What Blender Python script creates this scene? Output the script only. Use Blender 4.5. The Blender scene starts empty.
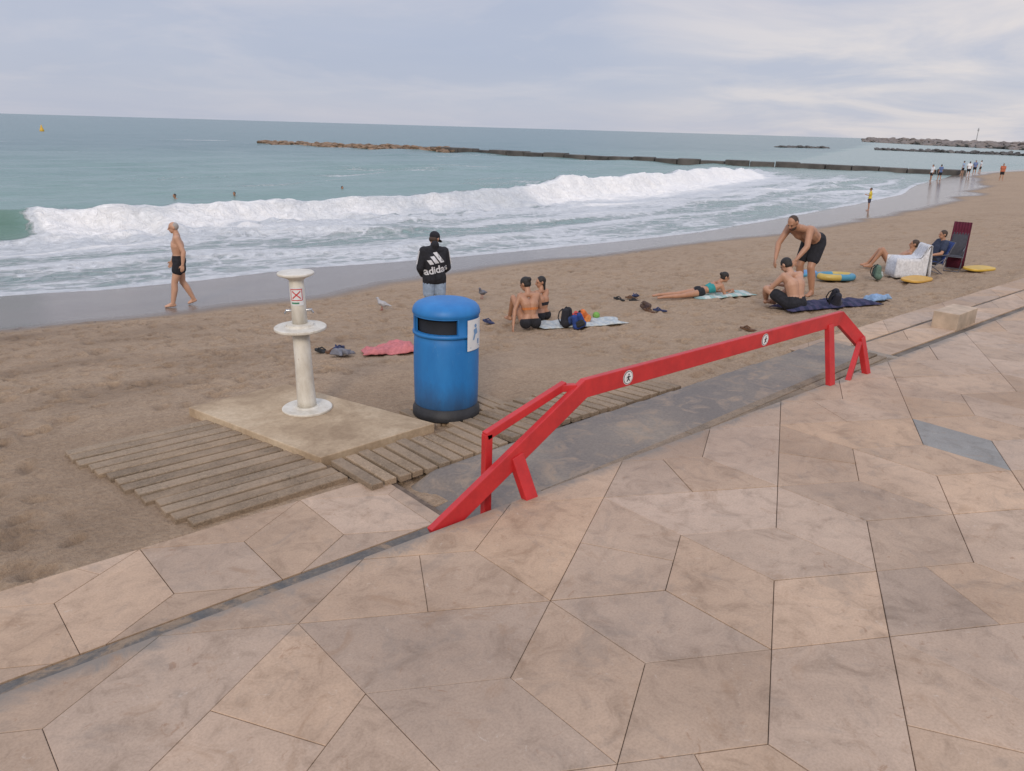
import bpy, bmesh, math, random
import numpy as np
from mathutils import Vector, Matrix, Euler
from mathutils.bvhtree import BVHTree
random.seed(7); rng=np.random.default_rng(11)
sc=bpy.context.scene; COL=sc.collection
sc.view_settings.view_transform='Standard'; sc.view_settings.look='None'; sc.view_settings.exposure=0
V=Vector
# ------------------------------------------------------------------ materials
def newmat(name):
    m=bpy.data.materials.new(name); m.use_nodes=True; nt=m.node_tree
    return m,nt,nt.nodes['Principled BSDF']
def nd(nt,t,**k):
    n=nt.nodes.new(t)
    for a,b in k.items(): setattr(n,a,b)
    return n
def ramp(nt,fac,stops):
    n=nt.nodes.new('ShaderNodeValToRGB'); e=n.color_ramp.elements
    while len(e)<len(stops): e.new(0.5)
    for i,(p,c) in enumerate(stops):
        e[i].position=p; e[i].color=(c,c,c,1) if isinstance(c,(int,float)) else (*c,1)
    nt.links.new(fac,n.inputs[0]); return n.outputs[0]
def mix(nt,fac,a,b,mode='MIX'):
    n=nt.nodes.new('ShaderNodeMix'); n.data_type='RGBA'; n.blend_type=mode
    for s,v in ((0,fac),(6,a),(7,b)):
        if hasattr(v,'links') : nt.links.new(v,n.inputs[s])
        else: n.inputs[s].default_value = v if s==0 else (*v,1) if len(v)==3 else v
    return n.outputs[2]
def mth(nt,op,a,b=None,c=None,clamp=False):
    n=nt.nodes.new('ShaderNodeMath'); n.operation=op; n.use_clamp=clamp
    for i,v in enumerate((a,b,c)):
        if v is None: continue
        if hasattr(v,'links'): nt.links.new(v,n.inputs[i])
        else: n.inputs[i].default_value=v
    return n.outputs[0]
def noise(nt,vec,scale,detail=4,rough=0.55,dist=0.0):
    n=nt.nodes.new('ShaderNodeTexNoise'); n.inputs['Scale'].default_value=scale; n.inputs['Detail'].default_value=detail
    n.inputs['Roughness'].default_value=rough; n.inputs['Distortion'].default_value=dist
    nt.links.new(vec,n.inputs['Vector']); return n.outputs[0]
def coord(nt,scale=None):
    o=nt.nodes.new('ShaderNodeTexCoord').outputs['Object']
    if scale:
        m=nt.nodes.new('ShaderNodeMapping'); m.inputs['Scale'].default_value=scale; nt.links.new(o,m.inputs[0]); return m.outputs[0]
    return o
def sepxyz(nt,co):
    s=nt.nodes.new('ShaderNodeSeparateXYZ'); nt.links.new(co,s.inputs[0]); return s.outputs
def bump(nt,h,bs,strength,dist=0.01,prev=None):
    b=nt.nodes.new('ShaderNodeBump'); b.inputs['Strength'].default_value=strength; b.inputs['Distance'].default_value=dist
    nt.links.new(h,b.inputs['Height'])
    if prev is not None: nt.links.new(prev,b.inputs['Normal'])
    nt.links.new(b.outputs[0],bs.inputs['Normal']); return b.outputs[0]
MC={}
def pm(name,c,rough=0.6,var=0.25,scale=8,bmp=0.15,metal=0.0,detail=5,spec=0.5):
    if name in MC: return MC[name]
    m,nt,bs=newmat(name); co=coord(nt)
    f=noise(nt,co,scale,detail)
    lo=tuple(x*(1-var) for x in c); hi=tuple(min(1,x*(1+var)) for x in c)
    nt.links.new(ramp(nt,f,[(0.3,lo),(0.7,hi)]),bs.inputs['Base Color'])
    bs.inputs['Roughness'].default_value=rough; bs.inputs['Metallic'].default_value=metal
    bs.inputs['Specular IOR Level'].default_value=spec
    if bmp: bump(nt,noise(nt,co,scale*6,4),bs,bmp,0.01)
    MC[name]=m; return m

# ------------------------------------------------------------------ mesh helpers
def mesh_obj(name,verts,faces,mats,parent=None,smooth=False,midx=None,mw=None):
    me=bpy.data.meshes.new(name); me.from_pydata([tuple(v) for v in verts],[],faces); me.update()
    if not isinstance(mats,(list,tuple)): mats=[mats]
    for m in mats: me.materials.append(m)
    if midx: me.polygons.foreach_set('material_index',midx)
    if smooth: me.polygons.foreach_set('use_smooth',[True]*len(me.polygons))
    ob=bpy.data.objects.new(name,me); COL.objects.link(ob)
    if parent: ob.parent=parent
    if mw is not None: ob.matrix_world=mw
    return ob
def thing(ob,label,cat,group=None):
    ob['label']=label; ob['category']=cat
    if group: ob['group']=group
    return ob
def struct(ob): ob['kind']='structure'; return ob
def empty(name,loc=(0,0,0),rot=(0,0,0)):
    o=bpy.data.objects.new(name,None); COL.objects.link(o); o.location=loc; o.rotation_euler=rot; o.empty_display_size=0.2; return o
class G:
    def __init__(s): s.v=[]; s.f=[]; s.m=[]
    def add(s,v,f,m=0):
        k=len(s.v); s.v+= [V(x) for x in v]; s.f+=[tuple(i+k for i in q) for q in f]; s.m+=[m]*len(f)
    def box(s,c,d,rot=None,m=0):
        c=V(c); vs=[]
        for z in(-1,1):
            for y in(-1,1):
                for x in(-1,1):
                    q=V((x*d[0]/2,y*d[1]/2,z*d[2]/2))
                    if rot is not None: q=rot@q
                    vs.append(c+q)
        s.add(vs,[(0,2,3,1),(4,5,7,6),(0,1,5,4),(2,6,7,3),(0,4,6,2),(1,3,7,5)],m)
    def beam(s,p0,p1,w,h,up=(0,0,1),m=0,ext=0):
        p0=V(p0);p1=V(p1); d=(p1-p0).normalized(); p0=p0-d*ext; p1=p1+d*ext
        sd=d.cross(V(up)).normalized(); u=sd.cross(d).normalized()
        vs=[p+sd*(a*w/2)+u*(b*h/2) for p in(p0,p1) for a,b in((-1,-1),(1,-1),(1,1),(-1,1))]
        s.add(vs,[(0,1,2,3),(4,7,6,5),(0,4,5,1),(1,5,6,2),(2,6,7,3),(3,7,4,0)],m)
    def caps(s,p0,p1,r0,r1=None,n=12,k=4,m=0):
        p0=V(p0);p1=V(p1); r1=r0 if r1 is None else r1
        d=p1-p0
        if d.length<1e-6: d=V((0,0,1e-6))
        d.normalize(); a=d.orthogonal().normalized(); b=d.cross(a)
        vs=[p0-d*r0]
        for i in range(1,k+1):
            t=math.pi/2*i/k
            for j in range(n):
                q=2*math.pi*j/n; vs.append(p0-d*r0*math.cos(t)+(a*math.cos(q)+b*math.sin(q))*r0*math.sin(t))
        for i in range(0,k):
            t=math.pi/2*(1-i/k)
            for j in range(n):
                q=2*math.pi*j/n; vs.append(p1+d*r1*math.cos(t)+(a*math.cos(q)+b*math.sin(q))*r1*math.sin(t))
        vs.append(p1+d*r1); R=2*k; L=len(vs)-1; f=[]
        for j in range(n):
            f.append((0,1+(j+1)%n,1+j)); f.append((L,L-n+j,L-n+(j+1)%n))
            for i in range(R-1):
                f.append((1+i*n+j,1+i*n+(j+1)%n,1+(i+1)*n+(j+1)%n,1+(i+1)*n+j))
        s.add(vs,f,m)
    def ell(s,c,r,M=None,n=16,k=10,m=0):
        c=V(c); vs=[]; f=[]
        def P(x,y,z):
            q=V((x*r[0],y*r[1],z*r[2]))
            return c+(M@q if M is not None else q)
        vs.append(P(0,0,-1))
        for i in range(1,k):
            t=-math.pi/2+math.pi*i/k
            for j in range(n):
                q=2*math.pi*j/n; vs.append(P(math.cos(q)*math.cos(t),math.sin(q)*math.cos(t),math.sin(t)))
        vs.append(P(0,0,1)); L=len(vs)-1
        for j in range(n):
            f.append((0,1+(j+1)%n,1+j)); f.append((L,L-n+j,L-n+(j+1)%n))
            for i in range(k-2):
                f.append((1+i*n+j,1+i*n+(j+1)%n,1+(i+1)*n+(j+1)%n,1+(i+1)*n+j))
        s.add(vs,f,m)
    def lathe(s,prof,n=48,m=0,skip=None,c=(0,0,0),a0=0):
        c=V(c); vs=[]; f=[]
        for r,z in prof:
            for j in range(n):
                q=2*math.pi*j/n+a0; vs.append(c+V((r*math.cos(q),r*math.sin(q),z)))
        for i in range(len(prof)-1):
            for j in range(n):
                if skip and skip(i,2*math.pi*(j+0.5)/n+a0): continue
                f.append((i*n+j,i*n+(j+1)%n,(i+1)*n+(j+1)%n,(i+1)*n+j))
        if prof[0][0]>1e-4: f.append(tuple(reversed(range(n))))
        if prof[-1][0]>1e-4: f.append(tuple(range((len(prof)-1)*n,len(prof)*n)))
        s.add(vs,f,m)
    def obj(s,name,mats,parent=None,smooth=False): return mesh_obj(name,s.v,s.f,mats,parent,smooth,s.m)
def bev(ob,w=0.005,seg=2):
    b=ob.modifiers.new('b','BEVEL'); b.width=w; b.segments=seg; b.limit_method='ANGLE'; b.angle_limit=0.6; return ob
def fuse(name,g,mat,parent=None,voxel=0.008,smooth=2,clip=None):
    ob=g.obj(name+'_tmp',mat,None,True)
    r=ob.modifiers.new('r','REMESH'); r.mode='VOXEL'; r.voxel_size=voxel; r.use_smooth_shade=True
    s=ob.modifiers.new('s','SMOOTH'); s.factor=0.5; s.iterations=smooth
    dg=bpy.context.evaluated_depsgraph_get()
    me=bpy.data.meshes.new_from_object(ob.evaluated_get(dg))
    bpy.data.objects.remove(ob)
    if clip:
        bm=bmesh.new(); bm.from_mesh(me)
        for co,no in clip:
            bmesh.ops.bisect_plane(bm,geom=bm.verts[:]+bm.edges[:]+bm.faces[:],plane_co=co,plane_no=no,clear_outer=True)
        bm.to_mesh(me); bm.free()
    me.name=name; me.materials.clear(); me.materials.append(mat)
    me.polygons.foreach_set('use_smooth',[True]*len(me.polygons))
    o=bpy.data.objects.new(name,me); COL.objects.link(o)
    if parent: o.parent=parent
    return o
# ------------------------------------------------------------------ numpy noise
def vn(x,y,seed=0):
    xi=np.floor(x); yi=np.floor(y); fx=x-xi; fy=y-yi; fx=fx*fx*(3-2*fx); fy=fy*fy*(3-2*fy)
    def h(a,b):
        t=np.sin(a*127.1+b*311.7+seed*74.7)*43758.5453; return t-np.floor(t)
    return (h(xi,yi)*(1-fx)+h(xi+1,yi)*fx)*(1-fy)+(h(xi,yi+1)*(1-fx)+h(xi+1,yi+1)*fx)*fy
def fbm(x,y,o=4,seed=0):
    s=0;a=0.5;t=0
    for i in range(o):
        s=s+a*vn(x*2**i,y*2**i,seed+i*13); t+=a; a*=0.5
    return s/t
def grid(name,xs,ys,z,mats,attrs={}):
    nx,ny=len(xs),len(ys); X,Y=np.meshgrid(xs,ys)
    co=np.stack([X,Y,z],-1).reshape(-1,3).astype(np.float32)
    i=np.arange(nx*ny).reshape(ny,nx)
    q=np.stack([i[:-1,:-1],i[:-1,1:],i[1:,1:],i[1:,:-1]],-1).reshape(-1,4)
    me=bpy.data.meshes.new(name); me.vertices.add(len(co)); me.vertices.foreach_set('co',co.ravel())
    me.loops.add(q.size); me.loops.foreach_set('vertex_index',q.ravel().astype(np.int32))
    me.polygons.add(len(q)); me.polygons.foreach_set('loop_start',np.arange(0,q.size,4,dtype=np.int32))
    me.update(calc_edges=True); me.polygons.foreach_set('use_smooth',np.ones(len(q),dtype=bool))
    for k,a in attrs.items():
        at=me.attributes.new(k,'FLOAT','POINT'); at.data.foreach_set('value',a.ravel().astype(np.float32))
    me.materials.append(mats)
    ob=bpy.data.objects.new(name,me); COL.objects.link(ob); return ob
def axis(segs,up=None,dn=None,g=1.06):
    a=[]
    for x0,x1,d in segs: a+=list(np.arange(x0,x1,d))
    d=segs[-1][2]; x=a[-1]
    if up:
        while x<up: x+=d; a.append(x); d*=g
    d=segs[0][2]; x=a[0]; b=[]
    if dn is not None:
        while x>dn: x-=d; b.append(x); d*=g*1.15
    return np.array(b[::-1]+a)
# ------------------------------------------------------------------ terrain functions
WX=[-3000,0,1.97,5.3,7.4,10.2,13.8,18.3,23.2,29.7,41.5,63.4,84.5,100,116,200,600,9000]
WY=[17.5,16.6,16.3,15.6,15.5,15.7,16.2,16.6,16.4,16.2,17.3,21.0,27.8,34,36,41,60,400]
FX=[-3000,0,2.6,4.6,6.9,9.9,12.8,16.6,21.3,27.6,33.6,47.7,60.4,75.4,90,105,120,200,600,9000]
FY=[21.5,21,20.6,20.1,20.1,20.4,19.8,19.5,19.4,19.5,20.4,22.9,25.4,30.5,34,38,40,45,64,404]
def Tz(X,Y):
    X=np.asarray(X,float);Y=np.asarray(Y,float)
    yw=np.interp(X,WX,WY); yf=np.interp(X,FX,FY)
    Y1=np.interp(X,[4.5,8],[7.3,5.1])
    z=np.where(Y<Y1,0.0,-(Y-Y1)/(yw-Y1))
    z=np.where(Y>yw,-1.0-0.25*(Y-yw)/(yf-yw),z)
    return np.where(Y>yf,np.maximum(-1.25-0.07*(Y-yf),-4),z)
def gz(x,y): return float(Tz(x,y))
# ------------------------------------------------------------------ world & light
w=bpy.data.worlds.new('World'); sc.world=w; w.use_nodes=True; nt=w.node_tree
bg=nt.nodes['Background']
sky=nt.nodes.new('ShaderNodeTexSky'); sky.sky_type='NISHITA'; sky.sun_disc=False
SUN_EL=28; SUN_AZ=222
sky.sun_elevation=math.radians(SUN_EL); sky.sun_rotation=math.radians(90-SUN_AZ)
tc=nt.nodes.new('ShaderNodeTexCoord'); sep=nt.nodes.new('ShaderNodeSeparateXYZ'); nt.links.new(tc.outputs['Generated'],sep.inputs[0])
zc=mth(nt,'MAXIMUM',sep.outputs[2],0.0)
den=mth(nt,'ADD',zc,0.13)
cx=mth(nt,'DIVIDE',sep.outputs[0],den); cy=mth(nt,'DIVIDE',sep.outputs[1],den)
cmb=nt.nodes.new('ShaderNodeCombineXYZ'); nt.links.new(cx,cmb.inputs[0]); nt.links.new(cy,cmb.inputs[1])
n1=noise(nt,cmb.outputs[0],0.36,6,0.5,0.4); n2=noise(nt,cmb.outputs[0],0.95,6,0.58,0.5)
cl=ramp(nt,n1,[(0.34,(0.445,0.49,0.625)),(0.48,(0.49,0.525,0.645)),(0.60,(0.55,0.56,0.655)),(0.70,(0.63,0.61,0.675))])
cl=mix(nt,mth(nt,'MULTIPLY',ramp(nt,n2,[(0.48,0.0),(0.70,1.0)]),0.42),cl,(0.68,0.65,0.70))
cl=mix(nt,mth(nt,'MULTIPLY',ramp(nt,n2,[(0.30,1.0),(0.42,0.0)]),0.25),cl,(0.42,0.475,0.63))
hz=ramp(nt,zc,[(0.0,1.0),(0.07,0.0)])
cl=mix(nt,mth(nt,'MULTIPLY',hz,0.5),cl,(0.52,0.545,0.64))
dt=nt.nodes.new('ShaderNodeVectorMath'); dt.operation='DOT_PRODUCT'; nt.links.new(tc.outputs['Generated'],dt.inputs[0]); dt.inputs[1].default_value=(0.921,0.345,0.18)
cl=mix(nt,mth(nt,'MULTIPLY',ramp(nt,dt.outputs['Value'],[(0.92,0.0),(1.0,1.0)]),ramp(nt,n2,[(0.38,0.15),(0.62,0.8)])),cl,(0.82,0.75,0.725))
skys=mix(nt,1.0,sky.outputs[0],(0.10,0.10,0.10),'MULTIPLY')
cl=mix(nt,0.92,skys,cl)
br=mth(nt,'MULTIPLY_ADD',ramp(nt,zc,[(0.14,0.0),(0.8,1.0)]),0.85,1.0)
c2=nt.nodes.new('ShaderNodeCombineXYZ'); [nt.links.new(br,c2.inputs[i]) for i in range(3)]
fin=mix(nt,1.0,cl,c2.outputs[0],'MULTIPLY')
nt.links.new(fin,bg.inputs[0]); bg.inputs[1].default_value=1.0
sl=bpy.data.lights.new('sun','SUN'); sl.energy=1.45; sl.angle=math.radians(13); sl.color=(1.0,0.88,0.74)
so=bpy.data.objects.new('sun',sl); COL.objects.link(so)
e,a=math.radians(SUN_EL),math.radians(SUN_AZ)
so.rotation_euler=V((math.cos(a)*math.cos(e),math.sin(a)*math.cos(e),math.sin(e))).to_track_quat('Z','Y').to_euler()
# ------------------------------------------------------------------ camera
p=math.radians(18.5); r=math.radians(1.65); a=math.radians(48.5)
Fh=V((math.cos(a),math.sin(a),0)); R0=V((math.sin(a),-math.cos(a),0)); Z=V((0,0,1))
F=Fh*math.cos(p)-Z*math.sin(p); U0=Fh*math.sin(p)+Z*math.cos(p)
R=R0*math.cos(r)+U0*math.sin(r); U=U0*math.cos(r)-R0*math.sin(r)
cd=bpy.data.cameras.new('camera'); cam=bpy.data.objects.new('camera',cd); COL.objects.link(cam); sc.camera=cam
cd.sensor_width=36; cd.lens=36*770/1024; cd.clip_start=0.05; cd.clip_end=20000
M=Matrix.Identity(4)
for i in range(3): M[i][0]=R[i]; M[i][1]=U[i]; M[i][2]=-F[i]
M.translation=V((0,0,2.7)); cam.matrix_world=M
# ------------------------------------------------------------------ sand
m,nt,bs=newmat('beach_sand'); co=coord(nt)
wet=nd(nt,'ShaderNodeAttribute',attribute_name='wet').outputs['Fac']
damp_and_shade=nd(nt,'ShaderNodeAttribute',attribute_name='damp_and_shade').outputs['Fac']
n1=noise(nt,co,0.55,5,0.6,0.3); n2=noise(nt,co,6,6,0.7,0.4); n3=noise(nt,co,220,2,0.5); n4=noise(nt,co,26,5,0.65)
c=ramp(nt,n1,[(0.3,(0.33,0.222,0.135)),(0.7,(0.455,0.322,0.207))])
c=mix(nt,0.55,c,ramp(nt,n2,[(0.32,(0.20,0.130,0.077)),(0.5,(0.41,0.290,0.186)),(0.72,(0.54,0.402,0.272))]))
c=mix(nt,0.40,c,ramp(nt,n4,[(0.35,(0.18,0.113,0.065)),(0.65,(0.52,0.378,0.25))]))
c=mix(nt,0.24,c,ramp(nt,n3,[(0.3,(0.09,0.058,0.035)),(0.7,(0.66,0.50,0.36))]))
c=mix(nt,mth(nt,'MULTIPLY',damp_and_shade,0.62),c,(0.145,0.094,0.056))  # darker damp patches, plus shade painted into the footprint hollows
c=mix(nt,ramp(nt,wet,[(0.0,0.0),(0.55,0.8),(1.0,0.9)]),c,(0.150,0.122,0.10))
nt.links.new(c,bs.inputs['Base Color'])
rr=ramp(nt,mth(nt,'ADD',wet,mth(nt,'MULTIPLY_ADD',n1,0.5,-0.25)),[(0.1,0.95),(0.55,0.38),(0.9,0.14)])
nt.links.new(rr,bs.inputs['Roughness']); bs.inputs['Specular IOR Level'].default_value=0.36
dry=mth(nt,'SUBTRACT',1.0,wet,clamp=True)
h=mth(nt,'MULTIPLY',mth(nt,'ADD',mth(nt,'MULTIPLY',noise(nt,co,9,6,0.7),0.9),mth(nt,'MULTIPLY',n4,0.6)),dry)
pb=bump(nt,h,bs,1.0,0.040)
bump(nt,n3,bs,0.3,0.004,pb)
SAND=m
xs=axis([(-1.5,9,0.038),(9,16,0.06),(16,40,0.15)],9000,-3000,1.05)
ys=axis([(3.9,11,0.038),(11,17,0.07),(17,24,0.2)],700,-3000,1.08)
X,Y=np.meshgrid(xs,ys); z=Tz(X,Y)
yw=np.interp(X,WX,WY)+ (fbm(X*0.25,Y*0+3,3,5)-0.5)*2.2
wetm=np.clip((Y-yw+0.3)/1.2,0,1)
dryf=1-np.clip((Y-yw+2.0)/2.5,0,1)
near=np.clip((70-np.hypot(X,Y))/30,0,1)
amp=dryf*near
lump=(fbm(X*0.9,Y*0.9,3,1)-0.5)*0.07+(fbm(X*4.2,Y*4.2,3,9)-0.5)*0.030
bw=((X>0.9)&(X<7.2)&(Y>4.6)&(Y<7.8)).astype(float)
z=z+lump*amp*(1-0.88*bw)
pits=np.zeros_like(z)
def stamp(n,x0,x1,y0,y1,dep,sz=1.0):
    for k in range(n):
        fx=rng.uniform(x0,x1); fy=rng.uniform(y0,y1); th=rng.normal(0.9,0.9)
        if 0.9<fx<7.2 and 4.5<fy<7.5 : continue
        if fy>np.interp(fx,WX,WY)-0.4: continue
        L=sz*rng.uniform(0.09,0.14); W=L*rng.uniform(0.40,0.62); d=dep*rng.uniform(0.4,1.2)
        i0,i1=np.searchsorted(xs,[fx-0.3,fx+0.3]); j0,j1=np.searchsorted(ys,[fy-0.3,fy+0.3])
        if i1-i0<2 or j1-j0<2: continue
        xx=X[j0:j1,i0:i1]-fx; yy=Y[j0:j1,i0:i1]-fy
        u=xx*math.cos(th)+yy*math.sin(th); v=-xx*math.sin(th)+yy*math.cos(th)
        q=np.sqrt((u/L)**2+(v/W)**2)
        z[j0:j1,i0:i1]+= -d*np.exp(-q**3*1.2)+0.35*d*np.exp(-((q-1.4)/0.35)**2)
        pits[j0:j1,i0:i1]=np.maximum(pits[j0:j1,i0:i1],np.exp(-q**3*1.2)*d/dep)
stamp(3600,-1.5,20,4.9,16.3,0.040)
stamp(1000,20,46,5,17,0.05,1.4)
edge=np.where(X<9.0,4.86,5.02)+(fbm(X*1.3,Y*0+1,3,33)-0.5)*np.where(X<9,0.5,0.25)
e2=np.clip((edge-Y)/0.12,0,1); z=np.where(Y<edge,np.minimum(z,0)*(1-e2)-0.035*e2,z)
z=np.where((Y<edge)&(Y>4.3),z-0.012,z)
z=np.where(bw>0,np.minimum(z,-0.004),z)
z=np.where(Y<4.3,-0.25,z)
damp_and_shade_=np.clip(fbm(X*0.5+5,Y*0.9,4,21)*2.2-0.9,0,1)*np.clip(1.3-(X+1)/9,0.2,1)+0.14*np.clip(1-(X+0.5)/4,0,1)
damp_and_shade_=np.clip(damp_and_shade_+0.5*pits,0,1)  # adds painted occlusion shade in the footprint pits to the damp patches
z=np.where(wetm>0.5,z+ (fbm(X*0.3,Y*0.6,2,8)-0.5)*0.03,z)
sand=struct(grid('beach_sand_ground',xs,ys,z,SAND,{'wet':wetm,'damp_and_shade':damp_and_shade_}))
# ------------------------------------------------------------------ sea
m,nt,bs=newmat('sea_water'); co=coord(nt)
fo=nd(nt,'ShaderNodeAttribute',attribute_name='foam').outputs['Fac']
sh=nd(nt,'ShaderNodeAttribute',attribute_name='shal').outputs['Fac']
gr=nd(nt,'ShaderNodeAttribute',attribute_name='face').outputs['Fac']
na=noise(nt,coord(nt,(0.28,1.0,1)),0.95,6,0.65,0.6); nb=noise(nt,co,3.2,6,0.7,1.0)
vo=nt.nodes.new('ShaderNodeTexVoronoi'); vo.feature='DISTANCE_TO_EDGE'; vo.inputs['Scale'].default_value=1.5
vm=nt.nodes.new('ShaderNodeVectorMath'); vm.operation='ADD'; nt.links.new(coord(nt,(0.6,1,1)),vm.inputs[0])
nv=nt.nodes.new('ShaderNodeTexNoise'); nv.inputs['Scale'].default_value=0.9; nt.links.new(co,nv.inputs['Vector']); nt.links.new(nv.outputs['Color'],vm.inputs[1])
nt.links.new(vm.outputs[0],vo.inputs['Vector'])
lace=ramp(nt,vo.outputs['Distance'],[(0.0,1.0),(0.15,0.0)])
s_=mth(nt,'ADD',mth(nt,'MULTIPLY',na,0.62),mth(nt,'MULTIPLY',nb,0.35)); s_=mth(nt,'ADD',s_,mth(nt,'MULTIPLY',lace,0.14))
thr=mth(nt,'SUBTRACT',mth(nt,'ADD',s_,mth(nt,'MULTIPLY',fo,0.85)),0.80)
fm=ramp(nt,thr,[(0.0,0.0),(0.20,1.0)])
wc=ramp(nt,sh,[(0.0,(0.062,0.145,0.155)),(0.55,(0.15,0.255,0.235)),(0.85,(0.20,0.31,0.275)),(1.0,(0.26,0.33,0.30))])
wc=mix(nt,0.35,wc,mix(nt,na,(0.07,0.145,0.145),(0.26,0.35,0.32)))
wc=mix(nt,gr,wc,mix(nt,na,(0.07,0.145,0.11),(0.18,0.27,0.21)))
fc=mix(nt,nb,(0.54,0.56,0.57),(0.82,0.82,0.80))
fc=mix(nt,ramp(nt,na,[(0.35,0.40),(0.6,0.0)]),fc,(0.48,0.51,0.52))
fc=mix(nt,ramp(nt,fo,[(0.82,0.0),(1.0,0.9)]),fc,(0.95,0.92,0.87))
nt.links.new(mix(nt,fm,wc,fc),bs.inputs['Base Color'])
nt.links.new(mth(nt,'MULTIPLY_ADD',fm,0.6,0.24),bs.inputs['Roughness'])
bs.inputs['IOR'].default_value=1.33; bs.inputs['Specular IOR Level'].default_value=0.36
w1=noise(nt,coord(nt,(0.45,1.3,1)),1.3,6,0.6,0.2)
pb=bump(nt,w1,bs,0.6,0.28)
bump(nt,mth(nt,'MULTIPLY',nb,fm),bs,0.9,0.18,pb)
SEA=m
xs=axis([(-6,45,0.20),(45,90,0.42)],9500,-3500,1.05)
ys=axis([(15.5,36,0.15),(36,60,0.4)],9500,None,1.045)
X,Y=np.meshgrid(xs,ys)
CX=[-3000,0,4,9,16.5,29.4,40.4,66,78,90,9000]; CY=[31,31,30.6,31.0,31.4,32.6,34.8,44,48,56,4000]
yc=np.interp(X,CX,CY)+(fbm(X*0.12,Y*0,3,3)-0.5)*2.4*np.clip((X-4)/5,0,1)
A=np.interp(X,[-20,2,4.5,7,14,22,27,33,60,74,88],[0.85,0.92,0.85,0.80,0.72,0.66,0.82,1.10,0.95,0.5,0])*(1+(vn(X*0.35,Y*0,4)-0.5)*0.4*np.clip((X-4)/3,0,1))
d=Y-yc
wv=A*np.where(d<0,np.exp(-(np.abs(d)/0.75)**1.6),np.exp(-(d/2.6)**2))
yf=np.interp(X,FX,FY); sd=Y-yf
shore=np.clip(sd/5,0,1)
z=-1.25+0.012+wv
brk=np.interp(X,[-30,4.3,5.4,13,19,24,28,31,70,78,88],[0.0,0.0,1.0,1.0,0.9,0.78,0.75,1.0,1.0,0.6,0])
turb=np.exp(-((d+1.3)/2.2)**2)*brk
z+= turb*(fbm(X*1.3,Y*1.3,5,17)-0.45)*0.62
for k,(off,hh,ww) in enumerate([(3.0,0.12,0.5),(6.4,0.22,0.6),(8.6,0.14,0.5)]):
    dd=sd-off-(fbm(X*0.16,Y*0+k,3,40+k)-0.5)*3.5
    z+=hh*np.exp(-np.where(dd<0,dd/ww,dd/(ww*3))**2)*vn(X*0.2,Y*0+k*3,50+k)*1.4*np.clip(sd/2,0,1)
far=np.clip(d/4,0,1)
z+=far*np.exp(-Y/400)*((fbm(X*0.10,Y*0.30,4,60)-0.5)*0.6+0.12*np.sin(Y*0.55+2*fbm(X*0.05,Y*0.05,2,61)*6))
z+=shore*(fbm(X*0.9,Y*1.6,3,70)-0.5)*0.08*np.clip((150-Y)/100,0,1)
z-= np.clip(-sd,0,10)*0.10
fade=np.interp(X,[70,95],[1,0.15])
foam=np.where((d<0)&(sd>-0.3),(0.26+0.42*fbm(X*0.10,Y*0.5,4,80))*fade-0.08*np.exp(-((sd-4.8)/1.5)**2)+0.10*np.exp(-((d+3.5)/2.5)**2)*fade,0.0)
for k,(off) in enumerate([0.12,3.1,6.4,8.4]):
    dd=sd-off-(0 if k==0 else (fbm(X*0.16,Y*0+k-1,3,40+k-1)-0.5)*3.5)
    foam=foam+(0.28*(0.4+vn(X*.3,Y*0,66+k)) if k else 0.28)*fade*np.exp(-(dd/(0.40 if k else 0.18))**2)*(d<0)
crest=0.78+0.38*fbm(X*0.45,Y*0.7,4,81)
foam=np.maximum(foam, brk*crest*1.06*np.exp(-((d+0.7)/np.interp(X,[5,20,27,33],[1.5,1.4,1.2,2.2]))**4))
foam=np.where(d>=0,np.maximum(brk*1.05*np.exp(-(d/0.45)**2)*(.75+.4*fbm(X*.6,Y*0,3,82)),0.22*np.exp(-np.maximum(d-2,0)/8)*fade),foam)
foam=foam+np.interp(X,[28,36,66,76],[0,0.40,0.40,0])*np.exp(-((d+1.6)/3.4)**2)
green=np.clip((5.2-X)/0.9,0,1)*np.where(d<0,np.exp(-((d+0.3)/1.4)**4),np.exp(-(d/0.9)**2)); foam=foam*(1-0.9*np.clip(green*1.4,0,1))
face=np.maximum(np.clip(green*1.3,0,1)*0.85,0.7*np.exp(-((X-24)/5)**2)*np.where(d<0,np.exp(-((d+.4)/.6)**2),np.exp(-(d/.8)**2)))
caps=np.clip(fbm(X*0.05,Y*0.16,4,90)-0.58,0,1)*2.4*np.exp(-Y/220)*(d>3)*fade
foam=foam+caps
for (cxx,cyy,rx,ry,s) in [(75,150,8,3,.6),(66,118,5,2,.5),(70,90,9,1.6,.6),(58,160,8,2,.6),(40,75,6,1,.5),(52,66,5,1,.5),(78,74,3,3,.7),(34,58,7,1,.5),(24,50,6,.8,.4)]:
    foam=foam+s*np.exp(-((X-cxx)/rx)**2-((Y-cyy)/ry)**2)
foam=np.clip(foam,0,1.1)
shal=np.clip(1.0-(Y-31)/95,0,0.85)+0.30*(fbm(X*0.03,Y*0.08,3,95)-0.5)
shal=np.where(d<-1,np.maximum(shal,0.97),shal); shal=np.clip(shal,0,1)
sea=struct(grid('sea_water',xs,ys,z,SEA,{'foam':foam,'shal':shal,'face':np.clip(face,0,1)}))
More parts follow.
